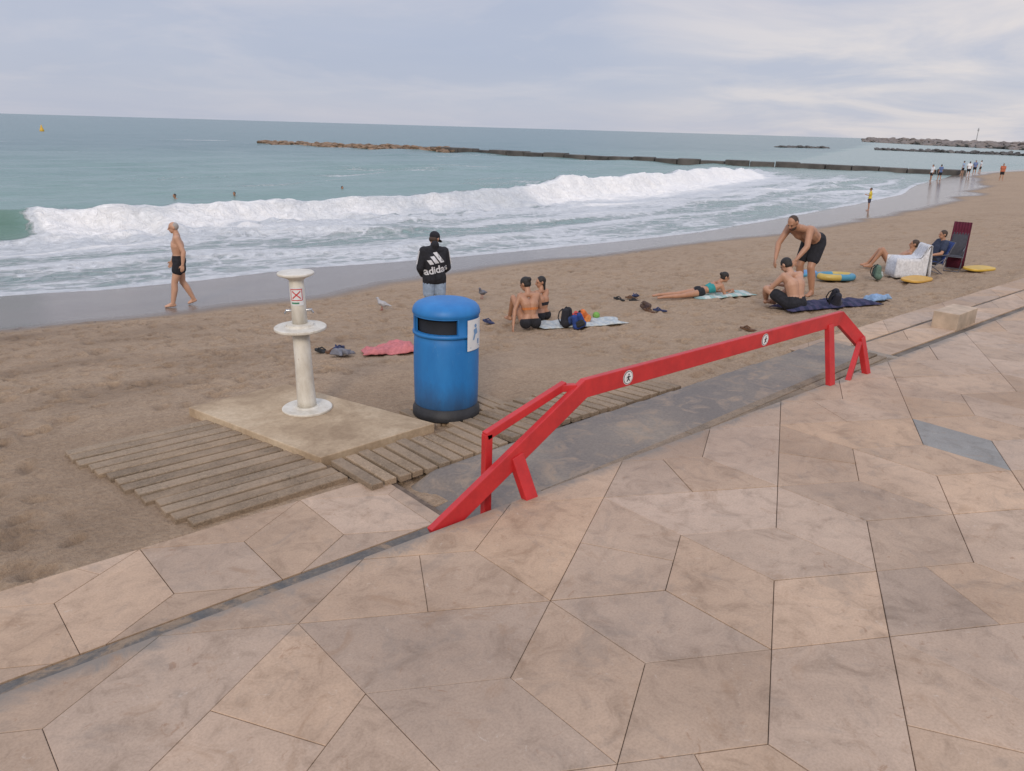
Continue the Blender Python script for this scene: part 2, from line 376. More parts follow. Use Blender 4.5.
# ------------------------------------------------------------------ paving
m,nt,bs=newmat('travertine_paving'); co=coord(nt)
tint=nd(nt,'ShaderNodeAttribute',attribute_name='tint').outputs['Color']
n1=noise(nt,co,0.55,5,0.6,0.5); n2=noise(nt,co,5,7,0.70,0.8); n3=noise(nt,co,80,3,0.6); n4=noise(nt,co,2.6,6,0.72,1.2); n5=noise(nt,co,8,6,0.72,1.5)
c=mix(nt,1.0,tint,ramp(nt,n1,[(0.3,(0.78,0.75,0.73)),(0.7,(1.12,1.11,1.10))]),'MULTIPLY')
c=mix(nt,0.85,c,ramp(nt,n2,[(0.28,(0.64,0.60,0.55)),(0.48,(1,0.99,0.98)),(0.75,(1.20,1.19,1.18))]),'MULTIPLY')
c=mix(nt,0.5,c,ramp(nt,n3,[(0.3,(0.76,0.74,0.72)),(0.6,(1.06,1.06,1.06))]),'MULTIPLY')
c=mix(nt,mth(nt,'MULTIPLY',ramp(nt,n4,[(0.57,0.0),(0.68,1.0)]),0.40),c,(0.28,0.165,0.09))
c=mix(nt,mth(nt,'MULTIPLY',ramp(nt,n5,[(0.62,0.0),(0.70,1.0)]),0.55),c,(0.25,0.13,0.065))
c=mix(nt,mth(nt,'MULTIPLY',ramp(nt,n4,[(0.32,1.0),(0.45,0.0)]),0.36),c,(0.22,0.18,0.145))
c=mix(nt,mth(nt,'MULTIPLY',ramp(nt,noise(nt,co,13,6,0.75,1.0),[(0.62,0.0),(0.70,1.0)]),0.35),c,(0.62,0.53,0.43))
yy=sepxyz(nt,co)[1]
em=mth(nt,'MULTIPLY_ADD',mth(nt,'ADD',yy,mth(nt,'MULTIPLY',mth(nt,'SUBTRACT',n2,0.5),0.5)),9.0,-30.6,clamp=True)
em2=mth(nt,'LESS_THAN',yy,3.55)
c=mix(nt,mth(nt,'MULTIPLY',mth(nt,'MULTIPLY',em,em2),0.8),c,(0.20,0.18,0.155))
nt.links.new(c,bs.inputs['Base Color']); bs.inputs['Specular IOR Level'].default_value=0.33
nt.links.new(ramp(nt,n2,[(0.3,0.55),(0.7,0.82)]),bs.inputs['Roughness'])
pb=bump(nt,n2,bs,0.3,0.012); bump(nt,n3,bs,0.2,0.002,pb)
STONE=m
MORTAR=pm('joint_mortar',(0.15,0.108,0.078),0.95,0.4,10,0.5)
CONC=pm('stone_step_face',(0.15,0.125,0.10),0.9,0.35,4,0.5)
def clip(poly,nx,ny,c):
    out=[]
    for i in range(len(poly)):
        a=poly[i];b=poly[(i+1)%len(poly)]
        da=nx*a[0]+ny*a[1]-c; db=nx*b[0]+ny*b[1]-c
        if da<=0: out.append(a)
        if (da<0)!=(db<0) and abs(da-db)>1e-9:
            t=da/(da-db); out.append((a[0]+(b[0]-a[0])*t,a[1]+(b[1]-a[1])*t))
    return out
def angular(x0,x1,y0,y1,s=0.655,cx0=3.67,cy0=1.85):
    polys=[]; w_=math.sqrt(3)*s
    vx=[(s*math.cos(math.radians(30+60*k)),s*math.sin(math.radians(30+60*k))) for k in range(6)]
    md=[((vx[k][0]+vx[(k+1)%6][0])/2,(vx[k][1]+vx[(k+1)%6][1])/2) for k in range(6)]
    O=(0,0)
    j0=int((y0-cy0)/(1.5*s))-2; j1=int((y1-cy0)/(1.5*s))+2
    for j in range(j0,j1+1):
        for i in range(int((x0-cx0)/w_)-3,int((x1-cx0)/w_)+3):
            cx_=cx0+w_*(i+(0.5 if j%2 else 0)); cy_=cy0+1.5*s*j
            v=lambda k: vx[k%6]
            q=lambda k: md[k%6]
            L=[]
            if j%2==0:                # three rhombi meeting in the middle
                for k in (1,3,5): L.append([O,v(k),v(k+1),v(k+2)])
            else:                     # trapezoid, kite and long quad
                b=0 if i%2 else 2
                L.append([v(b),v(b+1),v(b+2),v(b+3)]); L.append([v(b+3),v(b+4),q(b+4),O]); L.append([O,q(b+4),v(b+5),v(b)])
            for P in L: polys.append([(cx_+a_,cy_+b_) for a_,b_ in P])
    out=[]
    for P in polys:
        for (nx,ny,c_) in ((1,0,x1),(-1,0,-x0),(0,1,y1),(0,-1,-y0)): 
            P=clip(P,nx,ny,c_)
            if len(P)<3: break
        if len(P)>=3: out.append(P)
    return out
def inset(P,d):
    n=len(P); A=sum(P[i][0]*P[(i+1)%n][1]-P[(i+1)%n][0]*P[i][1] for i in range(n))
    if abs(A)<0.006: return None
    if A<0: P=P[::-1]
    Q=[q for i,q in enumerate(P) if math.dist(q,P[i-1])>0.012]; n=len(Q)
    if n<3: return None
    res=[]
    for i in range(n):
        a_,b_,c_=V(Q[i-1]),V(Q[i]),V(Q[(i+1)%n])
        e1=(b_-a_).normalized(); e2=(c_-b_).normalized(); n1=V((-e1.y,e1.x)); n2=V((-e2.y,e2.x))
        bi=(n1+n2)
        if bi.length<1e-3: bi=n1
        bi.normalize(); k=max(0.35,bi.dot(n1)); res.append(tuple(b_+bi*(d/k)))
    return res
def tiles(name,polys,z,th=0.02,gap=0.0018,special=None,base=(0.475,0.350,0.250)):
    vs=[];fs=[];cols=[]
    best=None
    if special: best=min(range(len(polys)),key=lambda i:math.hypot(sum(q[0] for q in polys[i])/len(polys[i])-special[0],sum(q[1] for q in polys[i])/len(polys[i])-special[1]))
    for pi_,P in enumerate(polys):
        g=gap*random.uniform(0.6,1.6)
        o=inset(P,g); i_=inset(P,g+0.003)
        if not o or not i_ or len(o)!=len(i_): continue
        n=len(o); k=len(vs); dz=random.uniform(-0.0012,0.0012)
        vs+=[(x,y,z-th) for x,y in o]+[(x,y,z-0.002+dz) for x,y in o]+[(x,y,z+dz) for x,y in i_]
        f0=len(fs)
        for q in range(n):
            q2=(q+1)%n
            fs.append((k+q,k+q2,k+n+q2,k+n+q)); fs.append((k+n+q,k+n+q2,k+2*n+q2,k+2*n+q))
        fs.append(tuple(k+2*n+q for q in range(n)))
        b=random.uniform(0.86,1.08); wq=random.uniform(-0.04,0.04)
        c=(base[0]*b*(1+wq),base[1]*b,base[2]*b*(1-wq*1.5))
        if pi_==best: c=(0.28,0.275,0.255)
        cols+=[c]*(len(fs)-f0)
    ob=mesh_obj(name,vs,fs,STONE); at=ob.data.color_attributes.new('tint','FLOAT_COLOR','CORNER')
    arr=[]
    for pl,c in zip(ob.data.polygons,cols): arr+=[*c,1.0]*pl.loop_total
    at.data.foreach_set('color',arr); return struct(ob)
LE=3.5
tiles('promenade_paving',angular(-3,34,-4.5,LE),0.30,special=(7.0,2.0))
g=G(); g.box((298,-30.01,0.085),(604,66.99,0.39)); struct(g.obj('promenade_base',MORTAR))
g=G(); g.box((317,-30.0,0.30),(566,66.98,0.045)); struct(g.obj('promenade_far_paving',pm('far_paving',(0.41,0.30,0.215),0.8,0.2,1.5,0.2)))
tiles('lower_step_paving',angular(-3,2.95,4.01,4.92,cx0=3.4,cy0=2.3),0.012)
tiles('lower_step_paving',angular(9.30,34,3.80,4.27,cx0=3.2,cy0=1.7),0.16)
tiles('lower_step_paving',angular(9.30,34,4.56,5.0,cx0=3.5,cy0=2.0),0.015)
g=G(); g.box((21.65,3.885,-0.03),(24.7,0.77,0.345)); g.box((21.65,4.645,-0.11),(24.7,0.75,0.225)); struct(g.obj('lower_step_base',CONC))
g=G(); g.box((-0.2,4.2,-0.20),(6.4,1.38,0.40)); struct(g.obj('lower_step_base',MORTAR))
m,nt,bs=newmat('patchy_grey_concrete'); co=coord(nt)
n1=noise(nt,co,3.4,6,0.72,0.8); n2=noise(nt,co,26,5,0.7)
c=ramp(nt,n1,[(0.42,(0.30,0.225,0.16)),(0.50,(0.19,0.165,0.14)),(0.60,(0.145,0.14,0.132))])
c=mix(nt,0.6,c,ramp(nt,n2,[(0.3,(0.6,0.6,0.6)),(0.7,(1.2,1.2,1.2))]),'MULTIPLY')
nt.links.new(c,bs.inputs['Base Color']); bs.inputs['Roughness'].default_value=0.95; bs.inputs['Specular IOR Level'].default_value=0.1; bump(nt,n2,bs,0.6,0.015)
xs=np.linspace(-3,3.1,160); ys=np.linspace(3.5,4.006,20); X,Y=np.meshgrid(xs,ys)
z=0.001+0.006*fbm(X*2,Y*2,3,5)
struct(grid('concrete_gutter_strip',xs,ys,z,m))
# ramp slab
m,nt,bs=newmat('damp_concrete'); co=coord(nt)
n1=noise(nt,co,0.9,5,0.6,0.7); n2=noise(nt,co,40,4,0.6); n3=noise(nt,co,4,6,0.7,1.0)
c=ramp(nt,n1,[(0.36,(0.170,0.142,0.118)),(0.5,(0.225,0.190,0.157)),(0.64,(0.31,0.26,0.205))])
c=mix(nt,0.5,c,ramp(nt,n2,[(0.3,(0.66,0.66,0.66)),(0.7,(1.18,1.18,1.18))]),'MULTIPLY')
c=mix(nt,ramp(nt,n3,[(0.50,0.0),(0.70,0.7)]),c,(0.38,0.275,0.185))
nt.links.new(c,bs.inputs['Base Color']); nt.links.new(ramp(nt,n1,[(0.38,0.5),(0.6,0.9)]),bs.inputs['Roughness']); bs.inputs['Specular IOR Level'].default_value=0.3
bump(nt,n2,bs,0.35,0.005)
nx=120; ny=60; xs=np.linspace(2.75,9.3,nx); ys=np.linspace(3.52,4.84,ny); X,Y=np.meshgrid(xs,ys)
left=2.95+0.45*vn(Y*3,Y*0,7)+(Y-3.5)*0.30
RZ=lambda x: np.interp(x,[2.75,3.3,5.5,9.3],[-0.02,0.035,0.09,0.24])
z=RZ(X)+(fbm(X*1.2,Y*1.2,3,2)-0.5)*0.01
z=z-0.07*np.clip((left-X)/0.25,0,1)-(0.06+np.interp(X,[5,9.3],[0,0.17]))*np.clip((Y-np.interp(X,[2.7,5,9.3],[4.72,4.70,4.50]))/0.03,0,1)
struct(grid('access_ramp_slab',xs,ys,z,m))
m,nt,bs=newmat('weathered_boards'); co=coord(nt)
tint=nd(nt,'ShaderNodeAttribute',attribute_name='tint').outputs['Color']
n2=noise(nt,co,38,6,0.72,1.5); n3=noise(nt,co,2.4,6,0.7)
c=mix(nt,1.0,tint,ramp(nt,n2,[(0.3,(0.45,0.43,0.40)),(0.7,(1.25,1.22,1.18))]),'MULTIPLY')
c=mix(nt,ramp(nt,n3,[(0.42,0.0),(0.70,0.6)]),c,(0.42,0.305,0.205))
nt.links.new(c,bs.inputs['Base Color']); bs.inputs['Roughness'].default_value=0.9; bs.inputs['Specular IOR Level'].default_value=0.3
bump(nt,n2,bs,0.7,0.01); WOOD=m
def boards(name,lst,base=(0.37,0.275,0.185)):
    vs=[];fs=[];cols=[]
    for (c0,c1,wd,zt) in lst:
        z0,z1=zt if isinstance(zt,tuple) else (zt,zt)
        a_=V((*c0,0)); b_=V((*c1,0)); d_=(b_-a_).normalized(); s_=V((-d_.y,d_.x,0))*(wd/2)
        k=len(vs); e=0.006; se=s_*(1-e/(wd/2))
        dz0=random.uniform(-.008,.008)+z0; dz1=random.uniform(-.008,.008)+z1
        for (P,Q,zz) in ((s_,0,-0.05),(s_,0,-e),(se,e,0)):
            for (pt,sg,dd,dz) in ((a_,-1,1,dz0),(b_,-1,-1,dz1),(b_,1,-1,dz1),(a_,1,1,dz0)):
                q=pt+P*sg+d_*(Q*dd); vs.append((q.x,q.y,zz+dz))
        f0=len(fs)
        for L in (0,1):
            for q in range(4):
                fs.append((k+L*4+q,k+L*4+(q+1)%4,k+(L+1)*4+(q+1)%4,k+(L+1)*4+q))
        fs.append((k+8,k+9,k+10,k+11)); b=random.uniform(0.66,1.15); t_=random.uniform(0,0.45)
        bb=V(base)*b; bb=bb.lerp(V((0.235,0.20,0.16)),t_)
        cols+=[tuple(bb)]*(len(fs)-f0)
    ob=mesh_obj(name,vs,fs,WOOD); at=ob.data.color_attributes.new('tint','FLOAT_COLOR','CORNER')
    arr=[]
    for pl,c in zip(ob.data.polygons,cols): arr+=[*c,1.0]*pl.loop_total
    at.data.foreach_set('color',arr); return struct(ob)
lst=[]
n=14
for i in range(n):
    t=(i+.5)/n; y=4.98+t*(6.92-4.98); xl=1.50-0.40*t+random.uniform(-.03,.03)
    xr=2.68+random.uniform(-.02,.02)-0.35*max(0,t-.3)
    if y<5.3: xr=2.72
    lst.append(((xl,y),(xr,y+0.02),0.112,0.034))
boards('wooden_boardwalk',lst)
lst=[]; x=2.82
while x<6.6:
    y1=5.34 if x<4.0 else 5.45+0.05*(x-2.8)
    lst.append(((x,4.73+random.uniform(-.01,.02)),(x-0.02,y1+random.uniform(-.03,.03)),0.102,0.055 if x<4.2 else (0.10,0.045))); x+=0.13
x=3.95
while x<4.9:
    lst.append(((x,5.52),(x-0.02,6.05),0.102,0.03)); x+=0.13
boards('wooden_boardwalk',lst)
lst=[]
for k,y in enumerate((3.585,3.70,3.815)):
    x=3.75
    while x<9.0:
        x2=min(x+1.8,9.2); lst.append(((x,y),(x2-.01,y),0.10,(float(RZ(x))+.022,float(RZ(x2))+.022))); x=x2
boards('ramp_edge_boards',lst,(0.26,0.20,0.145))
# pedestal pad
g=G(); P=[(2.25,7.2),(3.30,7.3),(3.88,5.45),(2.68,5.38)]
vs=[(x,y,-0.08) for x,y in P]+[(x,y,0.085) for x,y in P]; g.add(vs,[(3,2,1,0),(4,5,6,7)]+[(i,(i+1)%4,4+(i+1)%4,4+i) for i in range(4)])
m,nt,bs=newmat('worn_cream_concrete'); co=coord(nt)
n1=noise(nt,co,1.6,6,0.62,0.5); n2=noise(nt,co,30,4,0.7)
c=ramp(nt,n1,[(0.36,(0.34,0.245,0.155)),(0.5,(0.46,0.345,0.225)),(0.64,(0.56,0.44,0.30))])
c=mix(nt,0.6,c,ramp(nt,n2,[(0.3,(0.7,0.68,0.66)),(0.7,(1.1,1.1,1.1))]),'MULTIPLY')
nt.links.new(c,bs.inputs['Base Color']); bs.inputs['Roughness'].default_value=0.9; bs.inputs['Specular IOR Level'].default_value=0.3; bump(nt,n2,bs,0.4,0.006)
struct(bev(g.obj('concrete_pad',m),0.008,2))
g=G(); g.box((12.05,3.98,0.27),(0.76,0.34,0.24),Matrix.Rotation(0.03,3,'Z'))
o=bev(g.obj('stone_block',pm('block_stone',(0.46,0.35,0.25),0.85,0.2,5,0.3)),0.006,1); thing(o,'low beige stone block standing on the promenade steps','stone block')
# ------------------------------------------------------------------ handrail
m,nt,bs=newmat('red_painted_steel'); co=coord(nt)
n1=noise(nt,co,5,6,0.7); n2=noise(nt,co,60,3,0.6)
c=ramp(nt,n1,[(0.3,(0.40,0.018,0.020)),(0.7,(0.58,0.028,0.028))])
c=mix(nt,ramp(nt,noise(nt,co,14,6,0.75,0.5),[(0.66,0.0),(0.72,0.85)]),c,(0.22,0.06,0.035))
nt.links.new(c,bs.inputs['Base Color']); bs.inputs['Roughness'].default_value=0.45; bump(nt,n2,bs,0.15,0.003); RED=m
rail=empty('handrail',(2.56,3.54,0.30)); thing(rail,'bright red flat steel handrail standing beside the beach ramp','handrail')
def rp(x,y,z): return (x-2.56,y-3.54,z-0.30)
g=G()
path=[rp(2.50,3.535,0.24),rp(3.88,3.60,0.935),rp(7.66,3.60,0.935),rp(8.05,3.52,0.64)]
def sweep(g,path,w,h,m=0):
    pts=[V(q) for q in path]; rings=[]
    for i,pnt in enumerate(pts):
        d0=(pts[i]-pts[i-1]).normalized() if i>0 else None; d1=(pts[i+1]-pts[i]).normalized() if i<len(pts)-1 else None
        d_=(d0+d1).normalized() if d0 and d1 else (d0 or d1)
        k=1.0/max(0.4,(d_.dot(d1 or d0)))
        sd_=V((0,-1,0)); sd_=(sd_-d_*sd_.dot(d_)).normalized(); u_=d_.cross(sd_).normalized()
        if u_.z<0: u_=-u_
        rings.append([pnt+sd_*(a_*w/2)+u_*(b_*h/2*k) for a_,b_ in((-1,-1),(1,-1),(1,1),(-1,1))])
    vs=[q for rg in rings for q in rg]; f=[(3,2,1,0)]; L=len(rings)
    for i in range(L-1):
        for j in range(4): f.append((i*4+j,i*4+(j+1)%4,(i+1)*4+(j+1)%4,(i+1)*4+j))
    f.append(tuple((L-1)*4+j for j in range(4))); g.add(vs,f,m)
sweep(g,path,0.05,0.142)
bev(g.obj('top_bar',RED,rail),0.006,2)
g=G(); g.beam(rp(3.27,3.47,0.28),rp(3.20,3.56,0.60),0.055,0.105,(1,0,0)); bev(g.obj('leg',RED,rail))
g=G(); g.beam(rp(3.03,3.66,0.04),rp(3.03,3.66,0.77),0.05,0.06,(1,0,0))
g.beam(rp(3.012,3.66,0.755),rp(3.74,3.66,0.97),0.05,0.06,(0,0,1)); g.beam(rp(3.70,3.66,0.955),rp(3.80,3.61,0.955),0.05,0.05)
bev(g.obj('back_bar',RED,rail))
g=G(); g.beam(rp(7.41,3.46,0.28),rp(7.44,3.59,0.90),0.055,0.10,(1,0,0)); bev(g.obj('leg',RED,rail))
g=G(); g.beam(rp(8.04,3.515,0.69),rp(8.12,3.42,0.28),0.06,0.085,(1,0,0)); bev(g.obj('leg',RED,rail))
g=G(); g.beam(rp(8.0,3.50,0.64),rp(7.72,3.43,0.28),0.05,0.065,(0,0,1)); bev(g.obj('brace',RED,rail))
WHITE=pm('white_vinyl',(0.70,0.70,0.68),0.45,0.08,12,0.05); BLACK=pm('black_print',(0.03,0.03,0.035),0.5,0.2,12,0.0)
def flat(name,layers,mats,parent,M):
    g=G()
    for pts,mi,off in layers:
        g.add([M@V((x,y,0.0015*off)) for x,y in pts],[tuple(range(len(pts)))],mi)
    return g.obj(name,mats,parent)
def circ(cx,cy,r,n=28,r2=None): return [(cx+r*math.cos(2*math.pi*i/n),cy+(r2 or r)*math.sin(2*math.pi*i/n)) for i in range(n)]
def badge(x,y,z,tilt=0):
    M=Matrix.Translation(V(rp(x,y,z)))@Matrix.Rotation(-tilt,4,'Y')@Matrix.Rotation(math.pi/2,4,'X')
    L=[(circ(0,0,0.056),0,1),(circ(0,0,0.051),1,2),(circ(0,0,0.046),0,3),
       (circ(0.004,0.024,0.008,14),1,4),([(-.004,.014),(.012,.012),(.010,-.010),(-.006,-.008)],1,4),
       ([(-.006,-.008),(.010,-.010),(.022,-.026),(.015,-.030),(.003,-.016),(-.012,-.032),(-.019,-.028)],1,4),
       ([(-.004,.014),(-.022,.002),(-.018,-.004),(-.002,.006)],1,4),([(.012,.012),(.027,.008),(.026,.002),(.011,.004)],1,4)]
    flat('round_sticker',L,[WHITE,BLACK],rail,M)
yf_=3.60-0.025
badge(4.33,yf_,0.935); badge(6.22,yf_,0.935)
# ------------------------------------------------------------------ bin
BX,BY=4.225,5.74
bin_=empty('litter_bin',(BX,BY,0.035)); bin_.scale=(1.02,1.02,.98); thing(bin_,'blue plastic litter bin with black base standing on the boardwalk','litter bin')
m,nt,bs=newmat('blue_plastic'); co=coord(nt)
n1=noise(nt,coord(nt,(1,1,0.35)),4,5,0.6); n2=noise(nt,co,70,3,0.6)
c=ramp(nt,n1,[(0.3,(0.012,0.140,0.39)),(0.7,(0.020,0.20,0.50))])
c=mix(nt,ramp(nt,noise(nt,coord(nt,(1,1,0.4)),16,6,0.75,0.5),[(0.60,0.0),(0.8,0.5)]),c,(0.03,0.07,0.14))
c=mix(nt,ramp(nt,noise(nt,coord(nt,(1.4,1.4,0.8)),7,6,0.78,1.2),[(0.60,0.0),(0.70,0.40)]),c,(0.14,0.30,0.46))
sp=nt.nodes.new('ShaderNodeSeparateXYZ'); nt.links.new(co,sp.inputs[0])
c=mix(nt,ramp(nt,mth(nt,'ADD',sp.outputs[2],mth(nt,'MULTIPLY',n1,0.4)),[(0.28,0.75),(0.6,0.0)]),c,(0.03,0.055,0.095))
nt.links.new(c,bs.inputs['Base Color']); bs.inputs['Roughness'].default_value=0.5; bump(nt,n2,bs,0.12,0.003); BLUE=m
BLK=pm('black_plastic',(0.02,0.02,0.022),0.6,0.4,10,0.2)
g=G(); prof=[(0.290,0.10),(0.300,0.13),(0.303,0.25),(0.305,0.45),(0.305,0.62),(0.301,0.74),(0.297,0.80),(0.290,0.815),(0.290,0.84)]
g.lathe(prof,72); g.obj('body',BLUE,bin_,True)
a_open=math.radians(228.5-20); HO=46
def inwin(i,q):
    dq=(q-a_open+math.pi)%(2*math.pi)-math.pi
    return i==3 and abs(dq)<math.radians(HO)
g=G(); P2=[(0.294,0.826),(0.312,0.828),(0.313,0.850),(0.304,0.862),(0.303,1.015),(0.313,1.028),(0.313,1.052),(0.302,1.085),(0.278,1.114),(0.225,1.138),(0.14,1.150),(0.05,1.154),(0.0005,1.154)]
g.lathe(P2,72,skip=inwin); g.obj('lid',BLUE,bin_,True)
g=G(); g.lathe([(0.262,0.5),(0.262,1.0),(0.0005,1.03)],48); g.obj('liner',pm('bin_inside',(0.008,0.01,0.015),0.8,0.2,5,0.0),bin_,True)
g=G(); g.lathe([(0.318,0.0),(0.322,0.012),(0.318,0.07),(0.306,0.082),(0.302,0.118),(0.29,0.119)],64); g.obj('base',BLK,bin_,True)
g=G()
for zz in (0.862,1.015):
    for k in range(24):
        q0=a_open+math.radians(-HO+2*HO*k/24); q1=a_open+math.radians(-HO+2*HO*(k+1)/24)
        g.beam((0.292*math.cos(q0),0.292*math.sin(q0),zz),(0.292*math.cos(q1),0.292*math.sin(q1),zz),0.03,0.010)
for q in(-HO,HO):
    q0=a_open+math.radians(q); g.beam((0.292*math.cos(q0),0.292*math.sin(q0),0.862),(0.292*math.cos(q0),0.292*math.sin(q0),1.015),0.010,0.03,(math.cos(q0),math.sin(q0),0))
g.obj('opening_rim',BLUE,bin_)
def curved(name,ac,z0,z1,half,r,mat,n=12):
    g=G(); vs=[];fs=[]
    for k in range(n+1):
        q=ac+(-half+2*half*k/n)
        vs+=[(r*math.cos(q),r*math.sin(q),z0),(r*math.cos(q),r*math.sin(q),z1)]
    for k in range(n): fs.append((2*k,2*k+2,2*k+3,2*k+1))
    g.add(vs,fs); return g.obj(name,mat,bin_,True)
ac=math.radians(228.5+62)
st=curved('sticker',ac,0.70,1.00,0.34,0.3155,WHITE)
PB=pm('pale_blue_print',(0.16,0.30,0.50),0.5,0.1,10,0)
def onbin(pts,name):
    g=G(); g.add([(0.3175*math.cos(ac+u/0.31),0.3175*math.sin(ac+u/0.31),z_) for u,z_ in pts],[tuple(range(len(pts)))]); return g.obj(name,PB,bin_)
for pts in [circ(0.0,0.935,0.018,16),[(-.03,.90),(.02,.915),(.035,.86),(.0,.85),(-.02,.80),(-.04,.80),(-.02,.86)],[(.035,.80),(.065,.80),(.06,.75),(.04,.75)],[(-.07,.725),(.07,.725),(.07,.735),(-.07,.735)]]:
    onbin(pts,'sticker_print')
# ------------------------------------------------------------------ foot shower pedestal
ped=empty('foot_shower',(3.13,6.50,0.085),(0.0,math.radians(-1.5),0)); thing(ped,'white foot-wash pedestal with round discs standing on concrete pad','beach shower')
m,nt,bs=newmat('worn_white_paint'); co=coord(nt)
n1=noise(nt,coord(nt,(1,1,0.4)),7,6,0.7)
c=ramp(nt,n1,[(0.3,(0.50,0.45,0.36)),(0.6,(0.70,0.66,0.57))])
c=mix(nt,ramp(nt,noise(nt,coord(nt,(1,1,0.5)),22,6,0.75,0.6),[(0.62,0.0),(0.72,0.75)]),c,(0.30,0.17,0.09))
nt.links.new(c,bs.inputs['Base Color']); bs.inputs['Roughness'].default_value=0.5; WPNT=m
g=G(); g.lathe([(0.235,0.0),(0.235,0.016),(0.228,0.022),(0.12,0.024),(0.105,0.035)],56); g.obj('base_disc',WPNT,ped,False)
g=G(); g.lathe([(0.090,0.02),(0.088,0.10),(0.080,0.40),(0.076,0.77)],40); g.obj('column',WPNT,ped,True)
g=G(); g.lathe([(0.09,0.765),(0.13,0.775),(0.232,0.79),(0.238,0.797),(0.238,0.813),(0.232,0.818),(0.14,0.822),(0.13,0.83),(0.125,0.845),(0.085,0.85)],56); g.obj('soap_tray',WPNT,ped,False)
g=G(); g.lathe([(0.070,0.84),(0.068,1.0),(0.066,1.27)],40); g.obj('upper_column',WPNT,ped,True)
g=G(); g.lathe([(0.065,1.25),(0.085,1.27),(0.158,1.30),(0.165,1.307),(0.165,1.319),(0.158,1.325),(0.06,1.332),(0.0005,1.333)],48); g.obj('cap',WPNT,ped,False)
CHR=pm('tap_chrome',(0.5,0.5,0.5),0.3,0.1,10,0,1.0)
for q in (150,330,60):
    g=G(); t=math.radians(q); d_=V((math.cos(t),math.sin(t),0)); g.caps(d_*0.06+V((0,0,0.97)),d_*0.11+V((0,0,0.97)),0.012); g.caps(d_*0.11+V((0,0,0.97)),d_*0.125+V((0,0,0.945)),0.010); g.obj('tap',CHR,ped,True)
RP=pm('red_print',(0.55,0.03,0.03),0.5,0.1,10,0); GP=pm('green_print',(0.05,0.22,0.12),0.5,0.1,10,0)
az=math.radians(228.5+8)
def onped(pts,off,g,mi):
    r_=0.0685+0.0012*off+0.003
    vs=[]
    for u,z_ in pts:
        q=az+u/0.07; vs.append((r_*math.cos(q),r_*math.sin(q),z_-.012))
    g.add(vs,[tuple(range(len(vs)))],mi)
def strip(g,u0,u1,z0,z1,off,mi,n=8):
    for k in range(n):
        a0=u0+(u1-u0)*k/n;a1=u0+(u1-u0)*(k+1)/n; onped([(a0,z0),(a1,z0),(a1,z1),(a0,z1)],off,g,mi)
g=G(); strip(g,-.062,.062,1.04,1.205,0,0); strip(g,-.054,.054,1.085,1.193,1,1); strip(g,-.046,.046,1.093,1.185,2,0)
def diag(s,n=6):
    for k in range(n):
        t0=-1+2*k/n;t1=-1+2*(k+1)/n
        onped([(t0*.036,1.139+s*t0*.034-.007),(t1*.036,1.139+s*t1*.034-.007),(t1*.036,1.139+s*t1*.034+.007),(t0*.036,1.139+s*t0*.034+.007)],3.0+.5*(s>0),g,1)
diag(1);diag(-1)
strip(g,-.05,.02,1.055,1.07,1,2)
g.obj('sign_label',[WHITE,RP,GP,BLACK],ped)
# ------------------------------------------------------------------ people
def skinmat(name,c): return pm(name,c,0.5,0.10,9,0.06)
SK_TAN=skinmat('tanned_skin',(0.40,0.205,0.12)); SK_MID=skinmat('olive_skin',(0.45,0.25,0.16)); SK_LT=skinmat('light_tan_skin',(0.50,0.285,0.185))
EYE=pm('eye_dark',(0.03,0.02,0.02),0.3,0.1,5,0); LIP=pm('lip_colour',(0.28,0.09,0.07),0.5,0.1,5,0)
HB=pm('black_hair',(0.015,0.012,0.010),0.6,0.4,60,0.5); HG=pm('grey_hair',(0.36,0.33,0.30),0.7,0.2,60,0.5); HBR=pm('brown_hair',(0.05,0.028,0.016),0.6,0.4,60,0.5)
CB=pm('black_cloth',(0.014,0.014,0.018),0.9,0.4,20,0.3); CD=pm('pale_denim',(0.26,0.33,0.42),0.9,0.2,20,0.4)
def cl(name,c): return pm(name,c,0.9,0.2,20,0.3)
def stand():
    return dict(pel=(0,0,.95),che=(0,0,1.25),nk=(0,-.01,1.45),hd=(0,.025,1.61),fd=(0,1,0),
      shL=(-.175,0,1.41),shR=(.175,0,1.41),elL=(-.215,-.02,1.13),elR=(.215,-.02,1.13),wrL=(-.21,.06,.88),wrR=(.21,.06,.88),
      hipL=(-.09,0,.90),hipR=(.09,0,.90),knL=(-.10,.01,.49),knR=(.10,.01,.49),anL=(-.11,-.02,.08),anR=(.11,-.02,.08),toL=(-.13,.13,.028),toR=(.13,.13,.028))
def sit():
    return dict(pel=(0,-.02,.12),che=(0,.02,.42),nk=(0,.07,.60),hd=(0,.12,.75),fd=(0,1,-.15),
      shL=(-.175,.05,.565),shR=(.175,.05,.565),elL=(-.26,.20,.34),elR=(.26,.20,.34),wrL=(-.17,.40,.44),wrR=(.17,.40,.44),
      hipL=(-.09,.02,.11),hipR=(.09,.02,.11),knL=(-.16,.38,.46),knR=(.16,.38,.46),anL=(-.12,.62,.08),anR=(.12,.62,.08),toL=(-.13,.77,.03),toR=(.13,.77,.03))
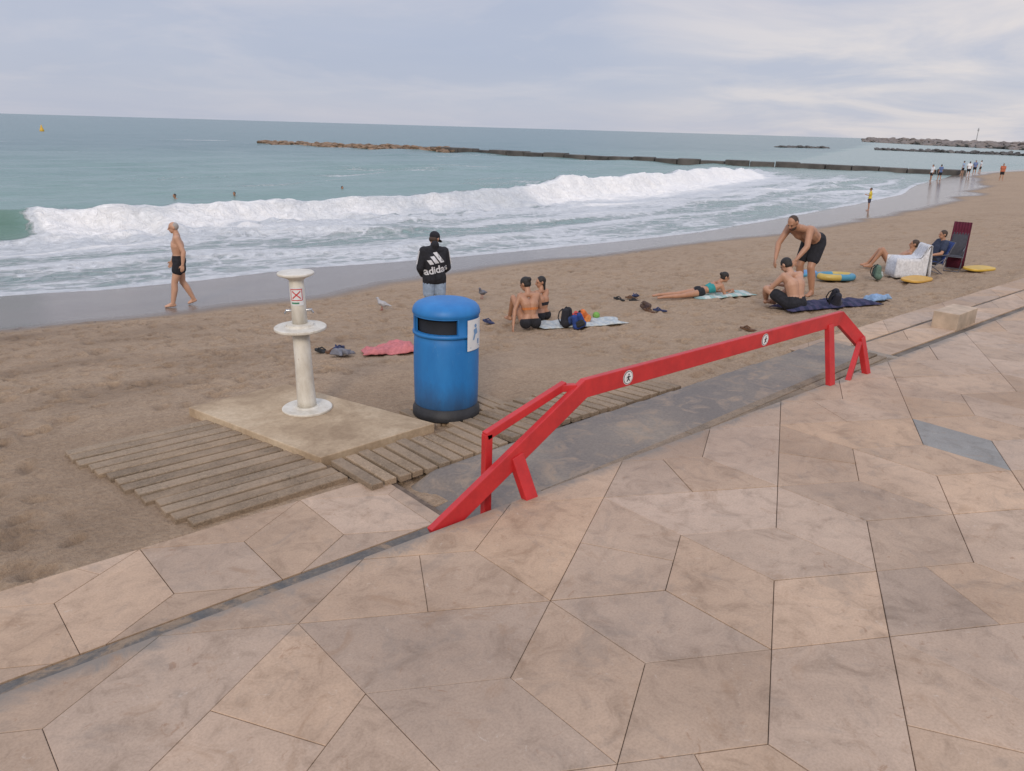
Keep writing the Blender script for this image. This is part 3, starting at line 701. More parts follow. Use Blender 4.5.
def person(label,J,loc,az,skin,hair=HB,hairstyle='short',cloth=[],scale=1.0,thin=1.0,voxel=0.008,group=None,sink=0.0,face=True,beard=False,fem=0.0):
    J={k:V(v) for k,v in J.items()}; J['fd'].normalize()
    g=G(); lat=(J['shR']-J['shL']).normalized(); hl=(J['hipR']-J['hipL']).normalized()
    up=(J['nk']-J['che']).normalized(); pu=(J['che']-J['pel']).normalized(); tf=up.cross(lat); tf=tf if tf.length>0 else V((0,1,0))
    wa=J['pel'].lerp(J['che'],.42)
    k=thin
    def torso(g,e=0.0,lo=True,hi=True):
        for s in(-1,1):
            cs=J['che']+lat*(s*.072*k); ws=wa+lat*(s*(.052-.02*fem)*k); ps=J['pel']+hl*(s*(.068+.015*fem))
            sh=J['shL'] if s<0 else J['shR']
            if hi: g.caps(cs,ws,.112*k+e,(.095-.014*fem)*k+e); g.caps(sh,cs+up*.02,.058*k+e,.10*k+e); g.caps(J['nk']-up*.03,sh,.052*k+e,.05*k+e)
            if lo: g.caps(ws,ps,(.095-.014*fem)*k+e,.112*k+e)
            if lo: g.caps(ps,J['hipL'] if s<0 else J['hipR'],.105*k+e,.088*k+e)
    torso(g)
    hu=(J['hd']-J['nk']).normalized(); fd=J['fd']; hlat=fd.cross(V((0,0,1)) if abs(fd.z)<.85 else hu)
    if hlat.length<.1: hlat=lat
    hlat.normalize(); hup=hlat.cross(fd).normalized()
    HM=Matrix((hlat,fd,hup)).transposed(); hd=J['hd']
    g.caps(J['nk']-up*.02,hd-hup*.05-fd*.015,.058*k,.050)
    g.ell(hd+hup*.018-fd*.008,(.074,.092,.092),HM); g.ell(hd-hup*.045+fd*.028,(.054,.060,.062),HM); g.ell(hd-hup*.085+fd*.055,(.024,.022,.02),HM)
    g.caps(hd+fd*.082+hup*.012,hd+fd*.104-hup*.022,.009,.015); g.ell(hd+fd*.072+hup*.026,(.05,.018,.012),HM)
    for s in(-1,1): g.ell(hd+hlat*(s*.076)-fd*.008,(.010,.020,.032),HM)
    def arm(g,s,e=0):
        sh,el,wr=(J['sh'+s],J['el'+s],J['wr'+s]); q=k if k<.9 else 1
        g.caps(sh,sh.lerp(el,.35),.058*k+e,.050*k+e); g.caps(sh.lerp(el,.3),el,.050*k+e,.040*k+e); g.caps(el,el.lerp(wr,.35),.041*k+e,.040*k+e); g.caps(el.lerp(wr,.3),wr,.040*k+e,.027*q+e)
    def leg(g,s,e=0,t=None):
        hp,kn,an,to=(J['hip'+s],J['kn'+s],J['an'+s],J['to'+s])
        if t is None:
            g.caps(hp,hp.lerp(kn,.5),.090*k,.074*k); g.caps(hp.lerp(kn,.5),kn,.074*k,.054*k)
            bk=(to-an); bk.z=0; bk=bk.normalized() if bk.length>.01 else tf
            mid=kn.lerp(an,.33)-bk*.012
            g.caps(kn,mid,.054*k,.057*k); g.caps(mid,an,.057*k,.036*k)
            d_=(to-an); dn=d_.normalized(); heel=an-V((d_.x,d_.y,0)).normalized()*.03+V((0,0,-.035 if an.z>.07 else -.0))
            g.caps(an,heel,.036,.033); g.caps(heel,to,.033,.026); g.caps(an,to,.034,.024)
            sd_=dn.cross(V((0,0,1))); sd_=sd_.normalized() if sd_.length>.1 else V((1,0,0))
            g.caps(heel.lerp(to,.6)+sd_*.02,to+sd_*.02,.022,.018); g.caps(heel.lerp(to,.6)-sd_*.02,to-sd_*.018,.022,.018)
        else:
            q=hp.lerp(kn,min(t,1)); g.caps(hp,q,.094*k+e,(.094-.03*t)*k+e+.006)
    for s in 'LR':
        arm(g,s); leg(g,s)
        el,wr=J['el'+s],J['wr'+s]; d_=(wr-el).normalized(); t_=tf-d_*tf.dot(d_)
        if t_.length<.35: t_=V((0,0,1))-d_*d_.z
        t_.normalize(); n_=d_.cross(t_).normalized(); cen=J['pel'].lerp(J['che'],.5)
        if n_.dot(cen-wr)<0: n_=-n_
        for i_,(o_,L1,L2) in enumerate(((.030,.036,.034),(.010,.042,.040),(-.010,.038,.036),(-.029,.028,.026))):
            b_=wr+d_*.012+t_*(o_*.6); kx=wr+d_*(.088-abs(i_-1)*.004)+t_*o_
            g.caps(b_,kx,.014,.0115,8,3)
            f1=kx+(d_*.93+n_*.3).normalized()*L1; f2=f1+(d_*.7+n_*.7).normalized()*L2
            g.caps(kx,f1,.0095,.009,8,3); g.caps(f1,f2,.009,.0078,8,3)
        tb=wr+d_*.03+t_*.026; t1=tb+(d_*.6+t_*.75+n_*.2).normalized()*.038; t2=t1+(d_*.9+t_*.25+n_*.3).normalized()*.030
        g.caps(tb,t1,.014,.011,8,3); g.caps(t1,t2,.011,.009,8,3)
    body=fuse('person',g,skin,None,voxel,2)
    if hairstyle:
        h=G()
        if hairstyle=='bald': 
            h.ell(hd-fd*.022-hup*.005,(.079,.080,.055),HM); h.ell(hd-fd*.016+hup*.022,(.0765,.090,.0905),HM)
        elif hairstyle=='cap':
            h.ell(hd-fd*.012+hup*.038,(.086,.104,.086),HM)
        elif hairstyle=='thin':
            h.ell(hd-fd*.026+hup*.018,(.079,.084,.086),HM)
        else:
            h.ell(hd-fd*.018+hup*.030,(.082,.094,.088),HM); h.ell(hd-fd*.035-hup*.01,(.074,.066,.065),HM)
        if hairstyle=='bun': h.ell(hd-fd*.105+hup*.045,(.040,.036,.040),HM)
        if hairstyle=='long': 
            for o_ in(-.035,0,.035): h.caps(hd-fd*.045+hlat*o_-hup*.01,hd-fd*.065+hlat*(o_*1.3)-V((0,0,.14)),.040,.022)
        if beard: h.ell(hd-hup*.066+fd*.034,(.058,.060,.050),HM)
        ho=fuse('hair',h,hair,body,max(voxel,.008),2)
        if hairstyle=='cap':
            ho.name='cap'; b=G(); b.ell(hd+fd*.12+hup*.03,(.066,.085,.011),HM); fuse('cap_brim',b,hair,ho,.006,1)
            h2=G(); h2.ell(hd-fd*.03-hup*.025,(.078,.070,.06),HM); fuse('hair',h2,HBR,body,.008,1)
    if face:
        for s in(-1,1):
            q=G(); q.ell(hd+fd*.083+hlat*(s*.030)+hup*.004,(.013,.009,.007),HM,8,6); q.obj('eye',EYE,body,True)
        q=G(); q.ell(hd+fd*.088-hup*.052,(.022,.008,.006),HM,8,6); q.obj('mouth',LIP,body,True)
    for (nm,mat,kind,par) in cloth:
        c=G()
        if kind=='shorts':
            for s in(-1,1):
                ps=J['pel']+hl*(s*.066); c.caps(ps+pu*.05,ps,.098*k+.012,.112*k+.012); c.caps(ps,J['hipL'] if s<0 else J['hipR'],.108*k+.012,.092*k+.012)
            for s in 'LR': leg(c,s,.014,par)
            fuse(nm,c,mat,body,voxel,2)
        elif kind=='top':
            torso(c,.024 if par=='long' else .016,lo=True)
            for s in 'LR':
                if par=='long': arm(c,s,.022)
                elif par=='short': c.caps(J['sh'+s],J['sh'+s].lerp(J['el'+s],.6),.062*k+.016,.055*k+.018)
            if par=='long': c.caps(J['nk']+up*.0,J['nk']+up*.05-tf*.02,.078,.072)
            fuse(nm,c,mat,body,voxel,3,[(J['pel']-pu*.10,-pu)])
        elif kind=='band':
            torso(c,.007); cc=wa.lerp(J['che'],par[0])
            fuse(nm,c,mat,body,voxel,2,[(cc+pu*par[1],pu),(cc-pu*par[1],-pu)])
        elif kind=='brief':
            torso(c,.008,lo=True,hi=False)
            fuse(nm,c,mat,body,voxel,2,[(J['pel']+pu*.06,pu)])
    body.location=(loc[0],loc[1],(gz(loc[0],loc[1]) if len(loc)<3 else loc[2])-sink); body.rotation_euler=(0,0,math.radians(az-90)); body.scale=(scale,)*3
    thing(body,label,'person',group); return body
J=stand(); J.update(hd=(0,.04,1.60),fd=(0,1,-.15),knL=(-.09,.13,.50),anL=(-.10,.20,.085),toL=(-.11,.34,.032),knR=(.10,-.02,.49),anR=(.11,-.20,.12),toR=(.12,-.10,.032),elL=(-.24,-.10,1.14),wrL=(-.25,-.06,.89),elR=(.24,.02,1.13),wrR=(.23,.13,.90))
person('older shirtless man in black trunks walking along the wet sand',J,(5.30,16.50),162,SK_LT,HG,'thin',[('trunks',CB,'shorts',.35)],1.02,1.16)
J=stand(); J.update(hd=(.02,.07,1.585),fd=(.6,.65,-.55),shL=(-.175,-.02,1.40),shR=(.17,.03,1.38),elL=(-.25,-.05,1.13),wrL=(-.17,.15,.98),elR=(.235,.06,1.11),wrR=(.14,.22,.98))
jk=person('person in black jacket and black cap standing with bowed head',J,(6.84,9.60),66,SK_MID,CB,'cap',[('shorts',CD,'shorts',.5),('jacket',CB,'top','long')],0.92)
def text_obj(s,size):
    cu=bpy.data.curves.new('t','FONT'); cu.body=s; cu.size=size; cu.align_x='CENTER'; cu.resolution_u=3; cu.offset=.004; cu.space_character=.98
    o=bpy.data.objects.new('t',cu); COL.objects.link(o); dg=bpy.context.evaluated_depsgraph_get()
    me=bpy.data.meshes.new_from_object(o.evaluated_get(dg)); bpy.data.objects.remove(o); return me
jm=[c for c in jk.children if c.name.startswith('jacket')][0]
bv=BVHTree.FromPolygons([v.co for v in jm.data.vertices],[p_.vertices for p_ in jm.data.polygons])
TA=math.radians(10)
PRINT=pm('jacket_print',(0.60,0.60,0.61),0.8,0.15,14,0.0)
def onback(me,cx_,cz_,name,mat,parent):
    bm=bmesh.new(); bm.from_mesh(me); bmesh.ops.triangulate(bm,faces=bm.faces[:])
    for _ in range(2): bmesh.ops.subdivide_edges(bm,edges=[e_ for e_ in bm.edges if e_.calc_length()>0.03],cuts=1)
    for v in bm.verts:
        x_,z_=v.co.x+cx_,v.co.y+cz_-1.16
        x_,z_=x_*math.cos(TA)-z_*math.sin(TA),x_*math.sin(TA)+z_*math.cos(TA)+1.16
        hit=bv.ray_cast(V((x_,-1,z_)),V((0,1,0)))[0]
        v.co=V((x_,(hit.y if hit else -.12)-.009,z_))
    bm.to_mesh(me); bm.free(); me.materials.clear(); me.materials.append(mat)
    o=bpy.data.objects.new(name,me); COL.objects.link(o); o.parent=parent; return o
onback(text_obj('adidas',.168),0.0,1.05,'back_lettering',PRINT,jm)
for i,(x0,h_) in enumerate(((-.14,.08),(-.05,.13),(.04,.18))):
    me=bpy.data.meshes.new('bar'); me.from_pydata([(x0,0,0),(x0+.066,0,0),(x0+.066-.05*h_/.1,h_,0),(x0-.05*h_/.1,h_,0)],[],[(0,1,2,3)])
    onback(me,.05,1.205,'stripe_emblem',PRINT,jm)
for s,sh_,el_ in((-1,V((-.175,-.02,1.40)),V((-.25,-.05,1.13))),(1,V((.17,.03,1.38)),V((.235,.06,1.11)))):
    for o_ in(-.024,0,.024):
        q=G(); n_=V((s*.96,0,.28)).normalized(); a0=sh_.lerp(el_,.05)+n_*.080+V((0,o_,0)); b0=sh_.lerp(el_,.85)+n_*.070+V((0,o_,0)); q.beam(a0,b0,.009,.010,(0,1,0)); q.obj('sleeve_stripe',PRINT,jm)
J=sit(); J.update(che=(0,.05,.41),nk=(.0,.13,.575),hd=(-.02,.21,.71),fd=(-.5,.8,-.45),shL=(-.15,.11,.54),shR=(.15,.10,.54),knR=(.2,.40,.36),wrR=(.20,.44,.28),elR=(.26,.20,.31),elL=(-.25,.06,.32),wrL=(-.30,-.02,.09))
ORG=cl('orange_cloth',(0.50,0.17,0.05))
person('seated woman in orange bikini leaning forward with black hair up',J,(8.15,8.82),70,SK_TAN,HB,'bun',[('bikini_top',ORG,'band',(.55,.02)),('bikini_bottom',CB,'brief',0)],0.98,0.84,fem=1)
J=sit(); J.update(fd=(-.9,.4,-.1),shL=(-.145,.05,.565),shR=(.145,.05,.565),hd=(.02,.10,.74))
person('seated woman with long dark hair partly hidden behind the other',J,(8.80,9.22),95,SK_TAN,HB,'long',[('bikini_top',CB,'band',(.55,.03)),('bikini_bottom',CB,'brief',0)],0.88,0.82,fem=1)
J=dict(pel=(0,0,.125),che=(0,.30,.20),nk=(0,.46,.33),hd=(0,.58,.42),fd=(.1,.9,-.25),shL=(-.15,.43,.27),shR=(.15,.43,.27),elL=(-.22,.52,.05),elR=(.22,.52,.05),wrL=(-.07,.72,.10),wrR=(.09,.72,.12),
 hipL=(-.085,-.06,.11),hipR=(.085,-.06,.11),knL=(-.10,-.48,.065),knR=(.12,-.48,.065),anL=(-.12,-.88,.05),anR=(.10,-.86,.05),toL=(-.12,-1.02,.035),toR=(.10,-1.0,.035))
person('woman in teal swimsuit lying on her front propped on elbows',J,(12.45,8.68),-26,SK_TAN,HB,'bun',[('bikini_top',cl('teal_cloth',(0.03,0.25,0.25)),'band',(.6,.07)),('bikini_bottom',CB,'brief',0)],0.90,0.85,sink=-.012,fem=1)
J=sit(); J.update(che=(0,.06,.41),nk=(0,.17,.57),hd=(-.01,.27,.68),shL=(-.175,.14,.54),shR=(.175,.14,.54),elL=(-.24,.30,.33),wrL=(-.13,.48,.30),elR=(.24,.30,.33),wrR=(.12,.48,.32),knR=(.26,.38,.26),knL=(-.26,.38,.30),anR=(.02,.46,.07),toR=(-.10,.52,.05),anL=(-.04,.56,.07),toL=(.06,.62,.05),fd=(-.1,.85,-.7))
person('shirtless man in black shorts sitting hunched on dark towel',J,(12.15,6.52),78,SK_MID,HB,'short',[('shorts',CB,'shorts',.6)],1.08)
J=stand(); J.update(pel=(0,-.20,.90),che=(0,.10,1.03),nk=(.0,.32,1.12),hd=(.02,.45,1.20),fd=(.0,.8,-.6),shL=(-.18,.27,1.10),shR=(.18,.27,1.10),elL=(-.26,.42,.86),elR=(.25,.40,.85),wrL=(-.20,.58,.66),wrR=(.17,.56,.63),
   hipL=(-.09,-.21,.85),hipR=(.09,-.21,.85),knL=(-.11,-.04,.48),knR=(.11,-.08,.48),anL=(-.13,-.14,.08),anR=(.13,-.18,.08),toL=(-.15,.02,.028),toR=(.15,-.02,.028))
person('shirtless bearded man in black shorts bending forward on the sand',J,(13.75,7.32),178,SK_TAN,HBR,'bald',[('shorts',CB,'shorts',.65)],1.17,1.10,beard=True)
J=stand(); J.update(elL=(-.27,.1,1.15),wrL=(-.25,.3,1.2))
person('child in yellow top standing in the shallow water edge',J,(43.6,19.9),120,SK_TAN,HBR,'short',[('shirt',cl('yellow_cloth',(0.65,0.50,0.06)),'top','short'),('shorts',cl('dark_cloth',(0.05,0.05,0.08)),'shorts',.6)],0.72,0.95,.014)
farp=[(84.1,32.6,1,SK_TAN,(0.7,0.7,0.7),150),(85.9,32.5,.98,SK_MID,(0.1,0.15,0.3),60),(96.5,33.6,1,SK_TAN,(0.75,0.75,0.75),20),(104,35.6,1.0,SK_TAN,(0.15,0.2,0.35),200),(110,37.0,.97,SK_MID,(0.6,0.62,0.66),100),(88.1,27.6,1,SK_TAN,(0.45,0.13,0.07),200),(101,35.8,1,SK_MID,(0.3,0.4,0.55),90)]
for i,(x,y,s_,sk,c,az_) in enumerate(farp):
    J=stand(); J.update(knL=(-.12,.10,.49),anL=(-.14,.12,.08),toL=(-.16,.26,.03))
    person('distant beach walker in %s standing near the water'%('pale top' if c[0]>.5 and c[1]>.5 else 'dull red top' if c[0]>.4 else 'dark top'),J,(x,y,max(gz(x,y),-1.3)),az_,sk,HB,'short',[('shirt',cl('far_cloth_%d'%i,c),'top','short'),('shorts',CB,'shorts',.6)],s_*.95,1.0,.02,'people far along the shore',face=False)
for i,(x,y) in enumerate(((13.8,42.5),(17.0,42.6),(24.5,44.2))):
    J=stand(); person('swimmer with only the head above water behind the wave',J,(x,y,-2.63),200+30*i,SK_TAN,HB,'short',[('trunks',CB,'shorts',.4)],0.93,1.0,.02,'swimmers in the sea')
# ------------------------------------------------------------------ beach things
def frame_chair(name,label,fabric,loc,az,s=.85,sx=1.0):
    ch=empty(name,(loc[0],loc[1],gz(*loc)),(0,0,math.radians(az-90))); ch.scale=(s*sx,s,s); thing(ch,label,'beach chair')
    FR=pm('chair_frame',(0.10,0.10,0.12),0.4,0.1,10,0,0.3)
    for s in(-1,1):
        g=G(); x=s*.27
        g.caps((x,.28,.02),(x,-.20,.42),.012); g.caps((x,-.26,.02),(x,.24,.36),.012); g.caps((x,.24,.36),(x,-.22,.30),.011); g.caps((x,-.20,.28),(x,-.42,.86),.012); g.caps((x,.26,.50),(x,-.30,.54),.016)
        g.caps((x,.26,.50),(x,.2,.34),.010); g.obj('side_frame',FR,ch,True)
    for (y,z_) in ((-.42,.86),(.24,.35),(.28,.02),(-.26,.02)):
        g=G(); g.caps((-.27,y,z_),(.27,y,z_),.011); g.obj('cross_bar',FR,ch,True)
    def sheet(nm,p0,p1,mat,sag=.04,n=10,wd=.26,par=ch):
        vs=[];fs=[]; p0=V(p0);p1=V(p1)
        for i in range(n+1):
            for j in range(n+1):
                t=i/n; u=j/n*2-1; q=p0.lerp(p1,t); nn=V((0,-(p1-p0).z,(p1-p0).y)).normalized()
                q=q+V((u*wd,0,0))-nn*(sag*math.sin(math.pi*t)*(1-.3*u*u)); vs.append(q)
        for i in range(n):
            for j in range(n): a=i*(n+1)+j; fs.append((a,a+1,a+n+2,a+n+1))
        o=mesh_obj(nm,vs,fs,mat,par,True); s=o.modifiers.new('s','SOLIDIFY'); s.thickness=.006; return o
    sheet('seat',(0,.24,.36),(0,-.22,.30),fabric); sheet('backrest',(0,-.20,.30),(0,-.42,.86),fabric)
    return ch
def towel(label,c,loc,az,L,W_,c2=None,bunch=.03,name='beach_towel',seed=1,thick=.01,cat='towel',lift=.015,per=3):
    n=44; k=24; vs=[];fs=[];mi=[]
    zz=gz(*loc); A_=math.radians(az)
    for i in range(n+1):
        for j in range(k+1):
            u=(i/n-.5);v=(j/k-.5); x=u*L; y=v*W_
            x+= .06*math.sin(v*6+seed)*L*.5+.05*(float(fbm(np.array(v*5.+seed),np.array(u*3.),3,seed))-.5)
            y+=.10*math.sin(u*4+seed*2)*W_*.5+.09*(float(fbm(np.array(u*5.+seed),np.array(v*2.+9),3,seed+5))-.5)
            wx=loc[0]+x*math.cos(A_)-y*math.sin(A_); wy=loc[1]+x*math.sin(A_)+y*math.cos(A_)
            h=bunch*(float(fbm(np.array(x*5+seed*9.),np.array(y*5.),3,seed))*2)+.025*float(fbm(np.array(x*12.+seed),np.array(y*12.),2,seed))
            ed=min(1,min(.5-abs(u),.5-abs(v))*10); vs.append((x,y,gz(wx,wy)-zz+h*(.3+.7*ed)+lift))
    for i in range(n):
        for j in range(k):
            a=i*(k+1)+j; fs.append((a,a+k+1,a+k+2,a+1)); mi.append(1 if (c2 and ((i//per)%2==0)) else 0)
    mats=[cl('towel_%d'%seed,c)]+([cl('towelb_%d'%seed,c2)] if c2 else [])
    o=mesh_obj(name,vs,fs,mats,None,True,mi); s=o.modifiers.new('s','SOLIDIFY'); s.thickness=thick
    o.location=(loc[0],loc[1],zz); o.rotation_euler=(0,0,A_); thing(o,label,cat); return o
towel('crumpled pink towel lying on the dry sand',(0.52,0.17,0.17),(5.27,8.40),-30,.72,.45,None,.10,seed=3)
towel('small grey cloth lying on the sand beside sandals',(0.16,0.16,0.18),(4.68,8.62),10,.28,.20,None,.07,seed=4)
towel('light patterned towel under the seated women and bags',(0.46,0.48,0.46),(8.95,8.50),-30,1.4,.65,(0.38,0.42,0.43),.03,seed=5,per=2)
towel('crumpled red cloth lying on the light towel',(0.50,0.06,0.05),(9.05,8.66),10,.35,.25,None,.14,seed=9)
towel('white and teal towel under the lying woman',(0.46,0.49,0.46),(12.85,8.42),-28,1.2,.55,(0.27,0.40,0.38),.03,seed=6,per=4)
towel('dark navy patterned towel under the sitting man',(0.018,0.022,0.06),(12.85,6.30),-25,1.8,.7,(0.045,0.04,0.09),.05,seed=7,per=2)
towel('pale blue towel folded on the dark towel',(0.22,0.33,0.48),(13.9,5.90),-25,.4,.3,None,.08,seed=8)
def backpack(label,c,c2,loc,az,s=1.0,tilt=0):
    z0=gz(*loc); e_=empty('backpack',(loc[0],loc[1],z0+.02),(0,math.radians(tilt),math.radians(az))); e_.scale=(s,)*3; thing(e_,label,'bag')
    g=G()
    for x in(-.1,.1): g.caps((x,0,.12),(x*.8,0,.36),.10,.085)
    g.caps((-.1,.03,.1),(.1,.03,.1),.11); fuse('bag_body',g,cl('bag_'+c[0],c[1]),e_,.01,3)
    g=G(); g.caps((-.08,.11,.13),(.08,.11,.13),.065); g.caps((-.07,.10,.2),(.07,.10,.2),.055); fuse('front_pocket',g,cl('bagp_'+c2[0],c2[1]),e_,.01,2)
    g=G()
    for x in(-.08,.08):
        P=[(x,-.07,.42),(x*1.1,-.15,.34),(x*1.2,-.17,.2),(x*1.3,-.09,.06)]
        for a,b in zip(P,P[1:]): g.caps(a,b,.014)
    g.caps((-.03,-.03,.45),(.03,-.03,.45),.012); g.caps((-.03,-.03,.45),(-.04,0,.41),.012); g.caps((.03,-.03,.45),(.04,0,.41),.012); fuse('strap',g,CB,e_,.008,1)
backpack('black backpack on the towel beside seated women',('blk',(0.015,0.015,0.02)),('navy',(0.02,0.04,0.12)),(8.60,8.45),200,.70)
backpack('blue and black bag lying on the light towel',('navy2',(0.02,0.05,0.20)),('blk2',(0.02,0.02,0.02)),(8.66,8.20),160,.55,20)
backpack('orange beach bag on the light towel',('org',(0.60,0.16,0.04)),('org2',(0.55,0.20,0.05)),(9.02,8.42),190,.6,40)
backpack('dark backpack standing on the dark blue towel',('blk3',(0.02,0.02,0.03)),('gry3',(0.06,0.06,0.08)),(12.80,6.18),230,.75,25)
backpack('patterned green beach bag standing on the sand',('grn',(0.10,0.16,0.12)),('wht',(0.35,0.38,0.36)),(16.7,7.2),220,.7)
g=G(); g.ell((0,0,.06),(.06,.06,.06),None,20,14); o=g.obj('beach_ball',cl('lime_plastic',(0.16,0.33,0.07)),None,True); o.location=(9.35,8.5,gz(9.35,8.5)+.035); thing(o,'small lime green ball lying on the light towel','ball')
def sandal(loc,az,c,i):
    g=G(); z0=gz(*loc)
    n=20; pts=[]
    for k in range(n):
        t=2*math.pi*k/n; y=.13*math.cos(t); x=(.048+.008*math.cos(t))*math.sin(t); pts.append((x,y))
    vs=[(x,y,0) for x,y in pts]+[(x,y,.025) for x,y in pts]
    g.add(vs,[tuple(reversed(range(n))),tuple(range(n,2*n))]+[(k,(k+1)%n,n+(k+1)%n,n+k) for k in range(n)])
    for s in(-1,1):
        P=[(0,.08,.025),(s*.03,.04,.055),(s*.045,-.01,.03)]
        for a,b in zip(P,P[1:]): g.caps(a,b,.009,.009,8,3)
    o=g.obj('sandal',cl('sandal_'+c[0],c[1])); o.location=(loc[0],loc[1],z0+.012); o.rotation_euler=(.1,.05,math.radians(az))
    thing(o,'%s rubber sandal lying on the sand'%c[0],'sandal','sandals left on the sand')
sk=[('black',(0.02,0.02,0.02)),('brown',(0.12,0.06,0.03)),('navy',(0.03,0.04,0.1))]
for i,(x,y,a_) in enumerate(((4.62,9.05,20),(4.70,8.85,60),(4.95,9.2,120),(11.3,9.7,10),(11.55,9.6,40),(11.85,9.75,100),(11.35,9.35,70),(10.55,8.35,0),(10.72,8.25,50),(14.9,8.4,30),(10.1,6.1,20),(8.1,9.8,10))):
    sandal((x,y),a_,sk[i%3],i)
backpack('dark small bag on the sand near sandals',('brn',(0.08,0.05,0.04)),('brn2',(0.05,0.03,0.03)),(10.75,8.5),120,.42,60)
def raft(label,loc,az,L,W_,r,c1,c2,name='inflatable_raft',tilt=0):
    z0=gz(*loc); n=48; m_=12; vs=[];fs=[];mi=[]
    for i in range(n):
        t=2*math.pi*i/n; cx_=L/2*math.copysign(abs(math.cos(t))**.7,math.cos(t)); cy_=W_/2*math.copysign(abs(math.sin(t))**.8,math.sin(t)); nn=V((math.cos(t)/L,math.sin(t)/W_,0)).normalized()
        for j in range(m_):
            q=2*math.pi*j/m_; vs.append(V((cx_,cy_,r))+nn*(r*math.cos(q))+V((0,0,r*math.sin(q))))
    for i in range(n):
        for j in range(m_): fs.append((i*m_+j,((i+1)%n)*m_+j,((i+1)%n)*m_+(j+1)%m_,i*m_+(j+1)%m_)); mi.append(1 if (i//12)%2 else 0)
    e_=empty(name,(loc[0],loc[1],z0+.02),(math.radians(tilt),0,math.radians(az))); thing(e_,label,'inflatable')
    ms=[pm('vinyl_%s'%c1[0],c1[1],.4,.15,5,.05),pm('vinyl_%s'%c2[0],c2[1],.4,.15,5,.05)]
    mesh_obj('tube',vs,fs,ms,e_,True,mi)
    g=G(); g.ell((0,0,.06),(L/2,W_/2,.05),None,32,8); g.obj('floor',ms[1],e_,True)
    return e_
raft('yellow and blue inflatable raft lying on the sand',(16.2,7.85),-35,.72,.38,.07,('yellow',(0.48,0.34,0.08)),('blue',(0.06,0.22,0.32)))
raft('flat cyan inflatable mat lying beside the yellow raft',(16.5,8.75),0,.8,.32,.04,('aqua',(0.07,0.26,0.38)),('blue2',(0.06,0.20,0.40)),'inflatable_mat')
def bboard(label,loc,az,c):
    n=28; pts=[]
    for k in range(n):
        t=2*math.pi*k/n; pts.append((.46*math.copysign(abs(math.cos(t))**.6,math.cos(t)),.22*math.copysign(abs(math.sin(t))**.7,math.sin(t))))
    g=G(); vs=[(x,y,.0) for x,y in pts]+[(x,y,.05) for x,y in pts]
    g.add(vs,[tuple(reversed(range(n))),tuple(range(n,2*n))]+[(k,(k+1)%n,n+(k+1)%n,n+k) for k in range(n)])
    o=bev(g.obj('bodyboard',pm('foam_'+c[0],c[1],.5,.1,5,.05)),.015,2); o.location=(loc[0],loc[1],gz(*loc)+.03); o.rotation_euler=(0.03,0.02,math.radians(az)); thing(o,label,'bodyboard')
bboard('yellow bodyboard lying flat on sand by the red towel',(19.5,6.15),-10,('yel',(0.58,0.37,0.05)))
bboard('orange bodyboard lying flat on sand by the covered chair',(16.9,6.45),0,('orng',(0.56,0.32,0.06)))
frame_chair('beach_chair','blue folding beach chair with person seated on the sand',cl('chair_blue',(0.03,0.06,0.20)),(18.35,6.80),140)
ch=frame_chair('beach_chair','folding beach chair covered with a white lace towel',cl('chair_white',(0.5,0.5,0.52)),(17.5,6.98),135,.82)
def drape(parent,nm,mat,x0,x1,prof,n=20,fold=.02):
    vs=[];fs=[]
    for i in range(n+1):
        x=x0+(x1-x0)*i/n
        for j,(y,z_) in enumerate(prof):
            w_=fold*math.sin(i*1.7+j*.4)*(j/len(prof)); vs.append((x+w_*.3,y+w_,z_))
    k=len(prof)
    for i in range(n):
        for j in range(k-1): a=i*k+j; fs.append((a,a+1,a+k+1,a+k))
    o=mesh_obj(nm,vs,fs,mat,parent,True); s=o.modifiers.new('s','SOLIDIFY'); s.thickness=.008; return o
WL=cl('white_lace',(0.60,0.60,0.61))
drape(ch,'draped_towel',WL,-.31,.31,[(.37,.03),(.35,.2),(.33,.42),(.25,.53),(0,.53),(-.25,.56),(-.36,.72),(-.40,.86),(-.44,.90),(-.47,.88),(-.49,.6),(-.51,.3),(-.53,.04)],28,.05)
for s in (-1,1):
    vs=[];fs=[]
    for i in range(25):
        y=-.44+.80*i/24; zt=.54+max(0,(-.25-y))*1.6; zb=.03
        for j in range(7): vs.append((s*(.315+.022*math.sin(i*1.5)*j/6+.02*j/6),y,zt-(zt-zb)*j/6))
    for i in range(24):
        for j in range(6): a=i*7+j; fs.append((a,a+1,a+8,a+7))
    o=mesh_obj('towel_side',vs,fs,WL,ch,True); q=o.modifiers.new('s','SOLIDIFY'); q.thickness=.006
ch=frame_chair('beach_chair','folding beach chair with a tall burgundy towel hung over it',cl('chair_dark',(0.05,0.05,0.06)),(19.25,6.62),195,.95,.60)
BG=cl('burgundy_cloth',(0.10,0.010,0.028))
drape(ch,'hung_towel',BG,-.33,.33,[(-.28,.03),(-.30,.35),(-.38,.70),(-.42,.95),(-.44,1.12),(-.48,1.10),(-.50,.8),(-.52,.45),(-.53,.02)],24,.05)
def chairsit():
    return dict(pel=(0,-.10,.42),che=(0,-.20,.72),nk=(0,-.24,.90),hd=(0,-.20,1.06),fd=(0,1,-.1),shL=(-.17,-.22,.87),shR=(.17,-.22,.87),elL=(-.27,-.1,.62),elR=(.27,-.1,.62),wrL=(-.26,.14,.58),wrR=(.26,.14,.58),
      hipL=(-.09,-.06,.41),hipR=(.09,-.06,.41),knL=(-.12,.36,.46),knR=(.12,.36,.46),anL=(-.12,.62,.10),anR=(.12,.62,.10),toL=(-.13,.77,.04),toR=(.13,.77,.04))
z0=gz(18.35,6.80)
